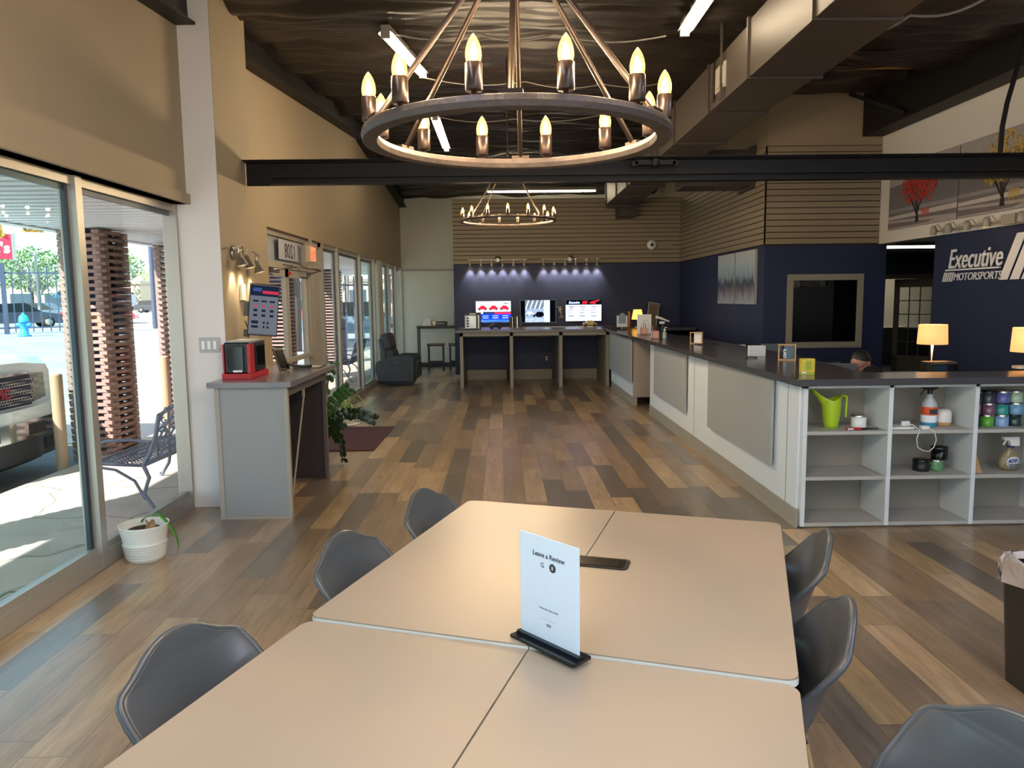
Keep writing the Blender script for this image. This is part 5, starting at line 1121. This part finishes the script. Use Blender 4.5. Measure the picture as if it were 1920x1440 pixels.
for l in range(5):
    for k in range(7):
        a = 2*PI*k/7+l*.4; MB().lathe([(0, 0), (.014, 0), (.022, .035), (.024, .037), (0, .037)], 9, 0, Matrix.Translation((.045*math.cos(a), .045*math.sin(a), .035+l*.062)) @ Matrix.Rotation(a, 4, 'Z') @ Matrix.Rotation(rad(70), 4, 'Y')).build('pod', m_whitep if (k+l) % 3 else m_steel, t)
# trash can
t = thing('trash_can', 'black trash can with a pale bag liner at the right edge', 'bin', (2.25, 2.98, 0))
pts = rrect(-.14, .14, -.12, .12, .04, 4); b = MB(); n = len(pts)
b.add([(x*.8, y*.8, 0) for x, y in pts]+[(x, y, .52) for x, y in pts]+[(x*.93, y*.93, .52) for x, y in pts]+[(x*.75, y*.75, .03) for x, y in pts], [(i, (i+1) % n, n+(i+1) % n, n+i) for i in range(n)]+[(n+i, n+(i+1) % n, 2*n+(i+1) % n, 2*n+i) for i in range(n)]+[(2*n+i, 2*n+(i+1) % n, 3*n+(i+1) % n, 3*n+i) for i in range(n)]+[tuple(range(n-1, -1, -1)), tuple(range(3*n, 4*n))]); b.build('bin', m_blk, t)
b = MB(); m2 = 60; v = []
for i in range(m2):
    a = 2*PI*i/m2; x, y = pts[int(i*n/m2) % n]; w = 1+.05*math.sin(i*2.7)+.03*math.sin(i*5.1)
    v += [(x*.9, y*.9, .46), (x*.96*w, y*.96*w, .555+.012*math.sin(i*3.3)), (x*1.04*w, y*1.04*w, .53), (x*1.05*w, y*1.05*w, .45+.018*math.sin(i*1.9))]
b.add(v, [(i*4+q, ((i+1) % m2)*4+q, ((i+1) % m2)*4+q+1, i*4+q+1) for i in range(m2) for q in range(3)], 0, True); b.build('bag_liner', mat('pale bag plastic', 'cfcbd0', .3, bump=.8, bscale=40, alpha=.9), t)
# ---------------------------------------------------------------- things on the shelves (bottoms at .037 / .37 / .695)
Z1, Z2, Z3 = .6955, .3705, .0375
t = thing('watering_can', 'lime green watering can with a long spout on the top left shelf', 'watering can', (2.365, 5.36, Z1))
m_lime = mat('lime plastic', 'a6c422', .35)
b = MB(); n = 20; v = []; lv = [(0, .047, .047, 0), (.03, .05, .05, 0), (.1, .06, .058, 0), (.17, .068, .06, -.002), (.20, .072, .058, -.006)]
for z, rx, ry, cx in lv: v += [(cx+rx*math.cos(2*PI*i/n), ry*math.sin(2*PI*i/n), z+(0.0 if z < .17 else .0)) for i in range(n)]
# top rim sweeps up to the spout on the -x side
def rimz(c): return .20+.035*(1 if c > 0 else 1)*max(0, c)+(.055*max(0, -c)**1.5)
v += [(-.006+.076*math.cos(2*PI*i/n)-(.03*max(0, -math.cos(2*PI*i/n))), .056*math.sin(2*PI*i/n), rimz(math.cos(2*PI*i/n))) for i in range(n)]
k = len(lv)
b.add(v, [(r*n+i, r*n+(i+1) % n, (r+1)*n+(i+1) % n, (r+1)*n+i) for r in range(k) for i in range(n)]+[tuple(range(n-1, -1, -1))], 0, True)
b.build('body', m_lime, t, solid=.003)
b = MB(); m2 = 10; secs = [(-.055, .20, .045, .055), (-.085, .235, .032, .045), (-.12, .268, .02, .03), (-.15, .288, .012, .018)]
v = []
for x, z, ry, dz in secs: v += [(x+dz*.3*math.sin(PI*(i/m2-.5))*-.2, ry*math.cos(PI+PI*i/m2), z-dz*math.sin(PI*i/m2)) for i in range(m2+1)]
b.add(v, [(r*(m2+1)+i, r*(m2+1)+i+1, (r+1)*(m2+1)+i+1, (r+1)*(m2+1)+i) for r in range(3) for i in range(m2)], 0, True); b.build('spout', m_lime, t, solid=.003)
MB().tube([(.06, 0, .225), (.085, 0, .232), (.105, 0, .225), (.108, 0, .19), (.104, 0, .075)], [.012, .012, .013, .012, .009], 8, flat=.8).build('handle', m_lime, t)
def tin(x, y, z, r, h, body, lid, label, group=None, band=None, name='tin', cat='tin'):
    t = thing(name, label, cat, (x, y, z), 0, group)
    MB().lathe([(0, 0), (r*.97, 0), (r, .003), (r, h*.84), (0, h*.84)], 24).build('body', body, t)
    MB().lathe([(r*1.01, h*.84), (r*1.015, h*.97), (r*.98, h), (0, h)], 24, cap=False).build('lid', lid, t)
    if band: MB().lathe([(r*1.004, h*.15), (r*1.004, h*.7)], 24, cap=False).build('label_band', band, t)
    return t
tin(2.575, 5.38, Z1, .052, .088, m_whitep, m_steel, 'white tin can beside the lime watering can')
t = thing('marker_pen', 'red marker with a black tip lying on the top left shelf', 'pen', (2.50, 5.24, Z1), -.0)
MB().tube([(-.08, 0, .009), (.03, 0, .009)], .009, 10).build('barrel', m_red, t); MB().tube([(.03, 0, .009), (.15, 0, .009)], [.009, .004], 8).build('tip', m_blk, t); MB().box(-.07, -.03, -.0095, -.008, .004, .014).build('label', m_paper, t)
tag(MB().rbox(-.09, .09, -.06, .06, 0, .014, .02).build('white_tablet', m_whitep, loc=(2.83, 5.31, Z1), bevel=.003), 'flat white plastic router lying on the middle top shelf', 'router')
t = thing('charging_cable', 'white charger with a cable looping down over the shelf edge', 'cable', (2.95, 5.24, Z1))
MB().box(.0, .055, -.02, .02, 0, .025).build('charger_block', m_whitep, t, bevel=.004)
MB().tube([(-.09, .02, .03), (-.06, .0, .035), (-.035, -.015, .012), (-.03, -.046, .0), (-.05, -.048, -.06), (-.04, -.048, -.12), (.0, -.048, -.145), (.045, -.048, -.15), (.075, -.048, -.12), (.09, -.048, -.07), (.075, -.046, -.01), (.045, -.03, .01)], .003, 6).build('cable', m_whitep, t)
tag(MB().rbox(-.04, .02, -.01, .01, 0, .03, .004).build('adapter', m_whitep, loc=(2.90, 5.33, Z1+.0141)), 'white cable plug resting on the router', 'plug')
# spray bottle
t = thing('spray_bottle', 'clear spray bottle with orange label, black trigger and blue liquid', 'bottle', (3.075, 5.36, Z1))
MB().lathe([(0, 0), (.05, 0), (.052, .004), (.052, .15), (.045, .175), (.024, .21), (.022, .235), (0, .235)], 22).build('bottle', mat('milky plastic', 'c8d4d8', .25, trans=.3), t)
MB().lathe([(.0525, .003), (.0525, .03)], 22, cap=False).build('blue_liquid', mat('blue liquid', '2a86a8', .3), t)
MB().lathe([(.0528, .035), (.0528, .145)], 22, cap=False).build('label', m_paper, t); MB().lathe([(.0532, .085), (.0532, .145)], 22, cap=False).build('label_band', mat('orange label', 'd8512a', .5), t)
MB().box(-.026, .03, -.0555, -.052, .095, .13).build('label_print', m_ink, t)
MB().cyl(0, 0, .235, .262, .018).build('collar', m_blk, t)
MB().prism([(-.065, .30), (.05, .285), (.055, .278), (.02, .262), (-.02, .262), (-.05, .272), (-.06, .285)], -.014, .014, 0, RX).tube([(-.035, 0, .275), (-.055, 0, .25), (-.068, 0, .225)], .005, 6).build('trigger', m_blk, t)
t = thing('scent_diffuser', 'rounded white diffuser with wooden base on the middle top shelf', 'diffuser', (3.19, 5.38, Z1))
MB().lathe([(0, 0), (.045, 0), (.052, .008), (.055, .03)], 24, cap=False).build('wood_base', m_wood, t)
MB().lathe([(.055, .03), (.056, .08), (.05, .108), (.035, .12), (0, .123)], 24, cap=False).build('top', mat('cream plastic', 'd9d3cc', .4), t)
tin(3.035, 5.36, Z2, .056, .085, m_blk, m_blkgloss, 'low black tin on the middle shelf, left of the green one')
tin(3.145, 5.36, Z2, .046, .082, mat('green patterned tin', '5c8a5e', .4, var=.5, vscale=60), m_steel, 'green patterned candle tin under the tall black tin')
tin(3.165, 5.36, Z2+.0825, .056, .092, m_blkgloss, m_blk, 'glossy black tin stacked on the green patterned tin')
# candle jars
rows = [[('3c3d3a', 'black jar'), ('58a02c', 'bright green jar'), ('7fa0c8', 'pale blue jar'), ('1e3a34', 'dark teal jar')],
        [('8a7c5c', 'gold patterned jar'), ('6e4a5e', 'plum jar'), ('2f8a80', 'teal jar'), ('6a9ab8', 'light blue jar')],
        [('3a3c3a', 'charcoal jar'), ('3b3e42', 'dark grey jar'), ('5a62a0', 'violet blue jar'), ('9cb49a', 'leafy green jar')]]
pos = ['bottom', 'middle', 'top']
for r in range(3):
    for c in range(4):
        hx, nm = rows[r][c]; rr = .046 if r != 2 or c != 0 else .044
        tin(3.385+c*.1, 5.33+.012*((r+c) % 2), Z1+r*.0855, rr, .085, mat('jar '+nm, hx, .25, coat=.3), m_steel if (r+c) % 3 else m_blk, nm+' with metal lid in the '+pos[r]+' row of the candle jars', 'candle jars stacked on the top right shelf', name='candle_jar', cat='jar')
t = tag(MB().prism([(0, 0), (.085, 0), (.012, .2), (0, .2)], 0, .10, 0, RX).build('wooden_wedge', m_wood, loc=(3.337, 5.36, Z2)), 'thin triangular piece of wood leaning on the divider', 'wedge')
t = thing('cleaner_bottle', 'round-shouldered cleaner bottle with 409 label and white trigger at the right edge', 'bottle', (3.665, 5.33, Z2))
b = MB(); b.lathe([(0, 0), (.05, 0), (.075, .02), (.082, .05), (.075, .09), (.045, .13), (.022, .15), (.022, .165), (0, .165)], 24, 0, Matrix.Diagonal((1, .5, 1, 1))); b.build('bottle', mat('clear amber plastic', '8f7f5e', .2), t)
MB().lathe([(.0, -.001), (.045, -.001), (.05, .0), (.0, .0)], 28, 0, Matrix.Translation((0, -.043, .062)) @ RX @ Matrix.Diagonal((1.1, .9, 1, 1))).build('label', m_paper, t)
text('lettering', '409', .042, mat('label blue', '22307e', .5), basis((-.045, -.0445, .06), (1, 0, 0), (0, -1, 0)), t, ext=.0004, shear=.2, bold=.0012)
MB().box(-.035, .035, -.0445, -.044, .045, .052).box(-.03, .03, -.0445, -.044, .035, .04).build('label_lines', m_ink, t)
MB().cyl(0, 0, .165, .18, .023).build('collar', mat('purple collar', '3a2f55', .5), t)
MB().prism([(-.06, .245), (.05, .245), (.055, .18), (-.005, .18), (-.02, .22), (-.062, .225)], -.015, .015, 0, RX).tube([(-.03, 0, .225), (-.045, 0, .205), (-.055, 0, .185)], .006, 6).build('trigger', m_whitep, t)

# ---------------------------------------------------------------- seated person behind the counter
p = thing('person', 'seated person in dark clothes bent over the desk behind the counter, wearing glasses', 'person', (3.46, 7.05, -.0), 0)
def skin(name, verts, edges, radii, ma, parent, root=0, sub=2):
    me = bpy.data.meshes.new(name); me.from_pydata(verts, edges, []); o = bpy.data.objects.new(name, me); C.objects.link(o); o.parent = parent
    me.materials.append(ma); md = o.modifiers.new('k', 'SKIN'); md.use_smooth_shade = True
    for i, r in enumerate(radii): sv = me.skin_vertices[0].data[i]; sv.radius = (r, r) if not isinstance(r, tuple) else r; sv.use_root = (i == root)
    s_ = o.modifiers.new('u', 'SUBSURF'); s_.levels = sub; s_.render_levels = sub; return o
m_skin = mat('skin', 'b98670', .5); m_cloth = mat('black sweater', '111216', .85, bump=.2, bscale=150); m_hair = mat('black hair', '0e0c0c', .5, bump=.5, bscale=120, stretch=(1, 1, .2)); m_jean = mat('dark jeans', '1c2233', .8)
# sitter faces -x (towards the counter), leaning forward
V = [(.12, 0, .50), (.08, 0, .68), (.02, 0, .84), (-.04, 0, .93), (-.06, 0, .97),
     (-.0, -.17, .88), (-.08, -.24, .70), (-.28, -.16, .77), (0, .17, .88), (-.08, .24, .70), (-.28, .16, .77),
     (.08, -.10, .48), (-.30, -.12, .50), (-.32, -.12, .10), (.08, .10, .48), (-.30, .12, .50), (-.32, .12, .10), (-.44, -.12, .045), (-.44, .12, .045)]
E_ = [(0, 1), (1, 2), (2, 3), (3, 4), (3, 5), (5, 6), (6, 7), (3, 8), (8, 9), (9, 10), (0, 11), (11, 12), (12, 13), (0, 14), (14, 15), (15, 16), (13, 17), (16, 18)]
skin('body', V, E_, [.13, .13, .14, .09, .06, .065, .05, .035, .065, .05, .035, .09, .07, .045, .09, .07, .045, .04, .04], m_cloth, p)
hd = MB(); Mh = Matrix.Translation((-.09, 0, 1.0)) @ Matrix.Rotation(rad(28), 4, 'Z') @ Matrix.Rotation(rad(-22), 4, 'Y') @ Matrix.Scale(1.04, 4)
def headpt(u, v):
    th = PI*u; ph = 2*PI*v; x = math.sin(th)*math.cos(ph); y = math.sin(th)*math.sin(ph); z = math.cos(th)
    X = x*.095; Y = y*.072; Z = z*.115
    if z < 0: Y *= 1-.28*(-z); X = X*(1-.10*(-z))+(-.012*(-z))
    if x < -.6 and -.35 < z < .1: X -= .018*math.exp(-(y/.18)**2)*math.exp(-((z+.12)/.14)**2)   # nose
    if x < -.5: X += .010*math.exp(-((abs(y)-.33)/.16)**2)*math.exp(-((z-.08)/.12)**2)            # eye sockets
    if x < -.5: X -= .006*math.exp(-(y/.3)**2)*math.exp(-((z+.5)/.08)**2)                         # lips
    return (X, Y, Z)
hd.grid(headpt, 36, 48, 0, Mh); head = hd.build('head', m_skin, p)
def ear(s): 
    MB().sphere((0, 0, 0), .03, 12, 0, Mh @ Matrix.Translation((.015, s*.076, -.005)), sc=(.55, .3, 1)).sphere((0, 0, 0), .012, 8, 0, Mh @ Matrix.Translation((.01, s*.083, -.0))).build('ear', m_skin, head)
ear(-1); ear(1)
def hairpt(u, v):
    x, y, z = headpt(u*.62, v); f = 1.09+.02*math.sin(v*60)
    front = x < -.055 and z < .065
    return (x*f+(.012 if front else .004), y*f, z*f+(.0 if not front else .02))
MB().grid(lambda u, v: (lambda q: (q[0]*1.08+.012, q[1]*1.1, q[2]*1.06+.004))(headpt(u*(.30+.34*(.5+.5*math.cos(2*PI*v))), v)), 16, 40, 0, Mh).build('hair', m_hair, p)
g = MB()
for s in (-1, 1):
    g.tube([(-.103+.004*math.cos(a), s*.032+.024*math.cos(a), .012+.018*math.sin(a)) for a in [2*PI*i/16 for i in range(16)]], .002, 5, 0, Mh, closed=True)
    g.tube([(-.1, s*.056, .015), (-.06, s*.078, .015), (.01, s*.08, .01)], .002, 5, 0, Mh)
    MB().sphere((-.088, s*.03, .012), .010, 8, 0, Mh).build('eye', m_paper, head)
g.tube([(-.106, -.008, .014), (-.106, .008, .014)], .002, 5, 0, Mh); g.build('glasses', m_blk, p)
for s in (-1, 1):
    hb = [(-.27, s*.16, .775), (-.32, s*.14, .775), (-.35, s*.13, .772)]
    vv = [(-.27, s*.16, .775), (-.31, s*.15, .772), (-.345, s*.145, .768)]; ee = [(0, 1), (1, 2)]; rr = [(.022, .018), (.028, .016), (.03, .014)]
    for k in range(4):
        i0 = len(vv); y0 = s*(.118+k*.018); L = (.028, .036, .04, .034)[3-k] if s > 0 else (.034, .04, .036, .028)[k]
        vv += [(-.36, y0, .77), (-.36-L, y0, .768), (-.36-L*1.8, y0, .752)]; ee += [(2, i0), (i0, i0+1), (i0+1, i0+2)]; rr += [.009, .008, .007]
    i0 = len(vv); vv += [(-.315, s*.115, .768), (-.345, s*.098, .76), (-.365, s*.09, .755)]; ee += [(1, i0), (i0, i0+1), (i0+1, i0+2)]; rr += [.011, .009, .008]
    skin('hand', vv, ee, rr, m_skin, p)
t = thing('office_chair', 'dark office chair carrying the seated person behind the counter', 'chair', (3.52, 7.05, 0))
MB().rbox(-.24, .22, -.23, .23, .355, .40, .06).build('seat', m_blk, t, bevel=.015); MB().rbox(.235, .27, -.2, .2, .5, .88, .015).build('backrest', m_blk, t, bevel=.02)
MB().cyl(0, 0, .08, .355, .025).build('gas_lift', m_steel, t); MB().box(.2, .26, -.03, .03, .36, .55).build('back_bracket', m_blk, t)
for k in range(5):
    a = 2*PI*k/5; l = MB().tube([(0, 0, .09), (.27*math.cos(a), .27*math.sin(a), .07)], .02, 6).build('base_arm', m_blk, t); MB().sphere((.27*math.cos(a), .27*math.sin(a), .028), .028, 10).build('caster', m_blk, l)
t = thing('work_desk', 'dark desk behind the counter in front of the seated person', 'desk', (0, 0, 0))
MB().box(2.89, 3.25, 6.2, 10.35, .70, .73).build('desktop', m_greige, t)
for y in (6.25, 10.28): MB().box(2.9, 3.24, y, y+.04, 0, .70).build('leg_panel', m_greige, t)
# ---------------------------------------------------------------- beyond the lot
G = .25
m_fence = mat('blue grey iron', '3a4258', .5)
def fence(x0, y0, x1, y1, h, label, post_every=7, n=None, zb=G, sp=.32):
    t = thing('iron_fence', label, 'fence', (x0, y0, zb)); d = Vector((x1-x0, y1-y0, 0)); L = d.length; d.normalize(); a = math.atan2(d.y, d.x); t.rotation_euler = (0, 0, a)
    n = int(L/sp)
    for z in (.25, h-.35): MB().box(0, L, -.03, .03, z, z+.07).build('rail', m_fence, t)
    k = 0
    for i in range(n+1):
        if i % post_every == 0: MB().box(i*sp-.09, i*sp+.09, -.09, .09, -.1, h+.15).build('post', m_fence, t)
        elif k < 100: k += 1; MB().box(i*sp-.022, i*sp+.022, -.022, .022, .08, h).build('picket', m_fence, t)
    return t
fence(-26.5, 34.5, -18.5, 37.5, 3.15, 'tall dark iron fence between the lot and the street, seen through the left pane', 10, sp=.36)
t = fence(-6.1, 27, -4.3, 27, 2.6, 'narrow iron gate seen through the panes right of the doors', 6, zb=-.11, sp=.3)
t['label'] = 'iron gate with thick posts seen through the panes right of the doors'
t = thing('fire_hydrant', 'bright blue fire hydrant with a teal cap in front of the iron fence', 'hydrant', (-20.6, 33.0, G))
m_hb = mat('hydrant blue', '2b8fd6', .5); m_ht = mat('hydrant teal', '26b8a8', .5)
MB().lathe([(0, 0), (.26, 0), (.26, .06), (.17, .08), (.16, .6), (.2, .62), (.2, .68), (0, .68)], 16).tube([(-.3, 0, .5), (.3, 0, .5)], .09, 10).build('barrel', m_hb, t); MB().lathe([(.2, .68), (.19, .8), (.12, .92), (.05, .96), (.05, 1.02), (0, 1.02)], 16).build('cap', m_ht, t)
m_tire = mat('tire dark', '1b1b1d', .8)
def car(name, label, cat, loc, rz, body, prof, glass_prof, w, wheels, r=.33):
    t = thing(name, label, cat, loc, rz); m_ = mat('car paint '+body, body, .25, coat=.5)
    MB().prism(prof, -w, w, 0, RX).build('body', m_, t, bevel=.06); MB().prism(glass_prof, -w*.86, w*.86, 0, RX).build('windows', mat('car glass', '1e262c', .1), t, bevel=.04)
    MB().prism([(x, z) for x, z in glass_prof if z > 1.2][:1]+[], 0, 0) if 0 else None
    for x in wheels:
        for s in (-1, 1):
            q = MB().lathe([(0, -.11), (r*.6, -.11), (r, -.09), (r, .09), (r*.6, .11), (0, .11)], 20, 0, Matrix.Translation((x, s*(w-.09), r)) @ RX).build('wheel', m_tire, t)
            MB().lathe([(0, -.004), (r*.6, -.004), (r*.6, .004), (0, .004)], 12, 0, Matrix.Translation((x, s*(w+.026), r)) @ RX).build('hub_cap', m_steel, q)
    return t
sedan = [(-2.2, .3), (-2.25, .75), (-1.5, .92), (1.0, .95), (2.05, .78), (2.25, .6), (2.22, .3)]
sg = [(-1.7, .9), (-1.0, 1.42), (.3, 1.46), (1.15, .93)]
car('sedan', 'dark blue-grey sedan parked beyond the iron fence', 'car', (-28.2, 44.6, G), .75, '3a4252', sedan, sg, .9, (-1.35, 1.4))
car('sedan', 'grey car further back behind the dark sedan', 'car', (-33.5, 56, G+.01), .1, '55606c', sedan, sg, .9, (-1.35, 1.4))
car('sedan', 'red and white car in the street behind the fence', 'car', (-27.0, 51.5, G+.01), .3, 'b53a44', sedan, sg, .9, (-1.35, 1.4))
suv = [(-2.3, .35), (-2.35, 1.0), (-1.9, 1.1), (1.1, 1.05), (2.2, .9), (2.35, .6), (2.3, .35)]; vg = [(-2.1, 1.0), (-1.6, 1.65), (.5, 1.68), (1.25, 1.05)]
car('sport_utility_car', 'black sport utility car passing on the street in the gap between columns', 'car', (-47.6, 105, G+.01), .05, '30343c', suv, vg, .95, (-1.45, 1.45), .37)
car('sedan', 'red car seen through the entrance doors', 'car', (-11.5, 43, G), .1, 'b04040', sedan, sg, .9, (-1.35, 1.4))
car('sport_utility_car', 'blue grey car seen through the farthest windows', 'car', (-6.2, 33, -.10), .2, '6f8794', suv, vg, .95, (-1.45, 1.45), .37)
t = thing('box_truck', 'white box truck parked across the street', 'truck', (-58, 112, G), 0)
MB().box(-3.6, 2.4, -1.1, 1.1, 1.0, 3.9).build('cargo_box', mat('truck white', 'd4d8dc', .5), t); MB().box(2.45, 4.2, -1.05, 1.05, .8, 2.6).build('cab', mat('truck cab', 'b9bec4', .4), t, bevel=.1); MB().box(-3.4, 4.0, -.9, .9, .55, 1.0).build('chassis', m_blk, t)
for x in (-2.2, 3.2):
    for s in (-1, 1): MB().cyl(0, 0, -.12, .12, .45, 16, 0, Matrix.Translation((x, s*.95, .45)) @ RX).build('wheel', m_tire, t)
# buildings
def building(label, loc, w, d, h, wall, roof, wins, awn=None):
    t = thing('building', label, 'building', loc); MB().box(-w/2, w/2, -d/2, d/2, 0, h).build('wall', mat('bw '+label[:12], wall, .8), t); MB().box(-w/2-.3, w/2+.3, -d/2-.3, d/2+.3, h, h+.5).build('roof', mat('br '+label[:12], roof, .8), t)
    for i in range(wins): x = -w/2+w*(i+.5)/wins; MB().box(x-w/wins*.3, x+w/wins*.3, -d/2-.05, -d/2, .8, h*.7).build('window', mat('dark window', '3c4a55', .2) if 'dark window' not in bpy.data.materials else bpy.data.materials['dark window'], t)
    if awn: MB().prism([(-2.2, 0), (-1.9, .5), (-1.2, .9), (0, 1.05), (1.2, .9), (1.9, .5), (2.2, 0)], 0, 2, 0, Matrix.Translation((awn, -d/2, 2.3)) @ RX).build('awning', mat('blue awning', '3f6c86', .7), t)
    return t
building('low cream building with blue domed awning behind the fence', (-68, 122, G), 26, 10, 4.2, 'd8c2a0', 'c4b6a0', 5, 3.0)
building('long tan shop building across the street right of the truck', (-50, 136, G), 30, 10, 4.2, 'bfa890', '8a8078', 6)
building('tan building glimpsed through the entrance doors', (-15, 136, G), 24, 10, 4.5, 'c9b79c', '8a8078', 5)
building('pale shop building at the far left of the street', (-98, 122, G), 26, 10, 5, 'd9cfb8', 'a8a090', 4)
# trees
def treef(label, x, y, h, r, col, bare=False, zb=G, tr=.25):
    t = thing('street_tree', label, 'tree', (x, y, zb), 0, 'trees behind the street'); rnd = random.Random(int(x*7+y))
    b = MB().tube([(0, 0, 0), (.1, 0, h*.3), (-.1, .1, h*.6)], [tr, tr*.8, tr*.4], 8)
    for i in range(26 if bare else 8):
        a = rnd.uniform(0, 6.3); q = rnd.uniform(.5, 1); b.tube([(0, 0, h*rnd.uniform(.25, .5)), (r*.4*math.cos(a)*q, r*.4*math.sin(a)*q, h*.65), (r*.9*math.cos(a)*q, r*.9*math.sin(a)*q, h*rnd.uniform(.7, .98))], [tr*.4, tr*.2, tr*.06], 5)
    b.build('trunk', mat('bark '+label[:8], '8f8880' if bare else '5c5048', .9), t)
    v = []; f = []
    for i in range(2600 if not bare else 500):
        z_ = rnd.uniform(-1, 1); a = rnd.uniform(0, 6.3); q = rnd.random()**.25; rr = math.sqrt(1-z_*z_)*q*r*(1+.2*math.sin(3*a+z_*4)); c = Vector((rr*math.cos(a), rr*math.sin(a), h*.68+z_*q*h*.32*(1+.15*math.sin(5*a))))
        s = rnd.uniform(.12, .3); d1 = Vector((rnd.uniform(-1, 1), rnd.uniform(-1, 1), rnd.uniform(-1, 1))).normalized(); d2 = d1.orthogonal().normalized(); k = len(v)
        v += [c+d1*s, c+d2*s*.6, c-d1*s, c-d2*s*.6]; f.append((k, k+1, k+2, k+3))
    b = MB(); b.add(v, f); b.build('foliage', mat('foliage '+label[:9], col, .8, var=.3, vscale=.6), t)
treef('large rounded green tree behind the fence at left', -66, 108, 9.2, 5, '6d8a4c'); treef('bare grey tree in front of the rounded green one', -56, 93, 7.4, 5, '8f9a78', True)
treef('green tree at the far left of the street', -76, 100, 6.5, 5, '5c7d48'); treef('tall green tree just left of the window mullion', -56, 110, 9.5, 4, '7d9b58')
treef('light green tree above the box truck', -74, 172, 9.5, 7, '9ab06a'); treef('bushy green tree beside the dark utility pole', -61, 172, 10, 6, '7f9c55'); treef('green tree filling the gap right of the pole', -50, 172, 12, 5, '8aa55c')
treef('near tree with thick bent trunk seen through the entrance doors', -7.3, 26.5, 8, 3.0, '8aa06a', False, -.1, .32); treef('bare pale tree seen through the right panes', -8.2, 40, 9, 3.5, 'a3ab85', True, G, .2); treef('green tree seen through the far windows', -7.5, 50, 9, 4, '8ba05c')
# poles, lights, signs
def pole(label, x, y, h, r, name='utility_pole', cat='pole', arm=None, mm=None):
    t = thing(name, label, cat, (x, y, G)); MB().cyl(0, 0, 0, h, r, 12, r2=r*.75).build('pole', mm or m_fence, t)
    if arm: MB().tube([(0, 0, h-.1), (-arm*.4, 0, h+.2), (-arm, 0, h+.5)], r*.6, 6).box(-arm-.5, -arm+.3, -.15, .15, h+.42, h+.52).build('lamp_arm', m_frame, t)
pole('dark steel utility pole rising past the soffit between the columns', -18.6, 41, 14, .13)
pole('pale street light pole with an angled arm behind the fence', -28.6, 47.5, 4.6, .1, 'street_light', 'street light', 1.6, m_frame)
pole('thin pale pole beside the dark utility pole', -27, 62, 7.5, .12, mm=m_frame)
t = thing('traffic_signal', 'yellow horizontal traffic signal hanging over the street', 'traffic light', (-24.1, 40, 5.5), rad(28))
MB().rbox(-.47, .47, -.12, .12, -.18, .18, .04).build('housing', mat('signal yellow', 'c88f2a', .5), t)
MB().box(-.04, .04, -.03, .42, .18, .34).build('hanger', m_frame, t)
for i in range(3): MB().lathe([(0, 0), (.12, 0), (.12, .06), (.11, .06), (.1, .02), (0, .02)], 16, 0, Matrix.Translation((-.3+i*.3, -.12, 0)) @ RX).build('lens', mat('signal lens', '4a2c1c' if i != 1 else 'a8641c', .3) , t)
t = thing('signal_mast', 'thin signal arm carrying the traffic lights', 'pole', (0, 0, 0)); MB().tube([(-34, 40.7, 6.1), (-23.8, 40.4, 5.8)], .07, 8).build('mast_arm', m_frame, t); MB().cyl(-34, 40.5, G, 7, .15).build('mast_pole', m_frame, t)
t = thing('traffic_signal', 'second yellow traffic signal cut off by the left edge of the glass', 'traffic light', (-26.4, 40, 5.45), rad(28)); MB().rbox(-.6, .6, -.15, .15, -.4, .4, .05).build('housing', bpy.data.materials['signal yellow'], t); MB().lathe([(0, 0), (.2, 0), (.2, .1), (0, .05)], 16, 0, Matrix.Translation((.25, -.15, 0)) @ RX).build('lens', bpy.data.materials['signal lens'], t)
t = thing('roadside_sign', 'tall red roadside sign with white lettering and yellow shape above', 'sign', (-29.05, 46, 0), rad(32))
MB().box(-5.0, 0, -.4, .4, 4.3, 5.75).build('sign_box', mat('sign red', 'd8304a', .5), t); MB().box(.0, .2, -.45, .45, 4.22, 5.8).build('side_frame', m_frame, t)
text('lettering', "d's", .85, m_paper, basis((-1.0, -.41, 4.65), (1, 0, 0), (0, -1, 0)), t, ext=.01, bold=.03); MB().tube([(-.35, -.3, 5.6), (-.6, -.3, 6.3), (-1.0, -.3, 6.75), (-1.6, -.3, 6.8)], .22, 10, flat=.5).build('yellow_shape', mat('sign yellow', 'f0c424', .5), t)
MB().cyl(-2.5, 0, G, 4.25, .25).build('post', m_fence, t)
t = thing('mail_box', 'dark box on a post seen through the entrance door glass', 'box', (-4.75, 13.6, -.11)); MB().box(-.12, .12, -.1, .1, .75, 1.15).build('box', m_blk, t); MB().cyl(0, 0, 0, .75, .03).build('post', m_blk, t)
for i, (x, y, lb) in enumerate(((-4.85, 21.0, 'left dark bollard seen through the right panes'), (-5.3, 22.6, 'dark bollard beside the gate post seen through the right panes'), (-4.3, 20.5, 'blue-grey bollard seen through the tinted right pane'))): tag(MB().cyl(0, 0, 0, 1.25, .11, 14).build('bollard', m_fence, loc=(x, y, -.11)), lb, 'bollard', 'dark bollards by the gate')
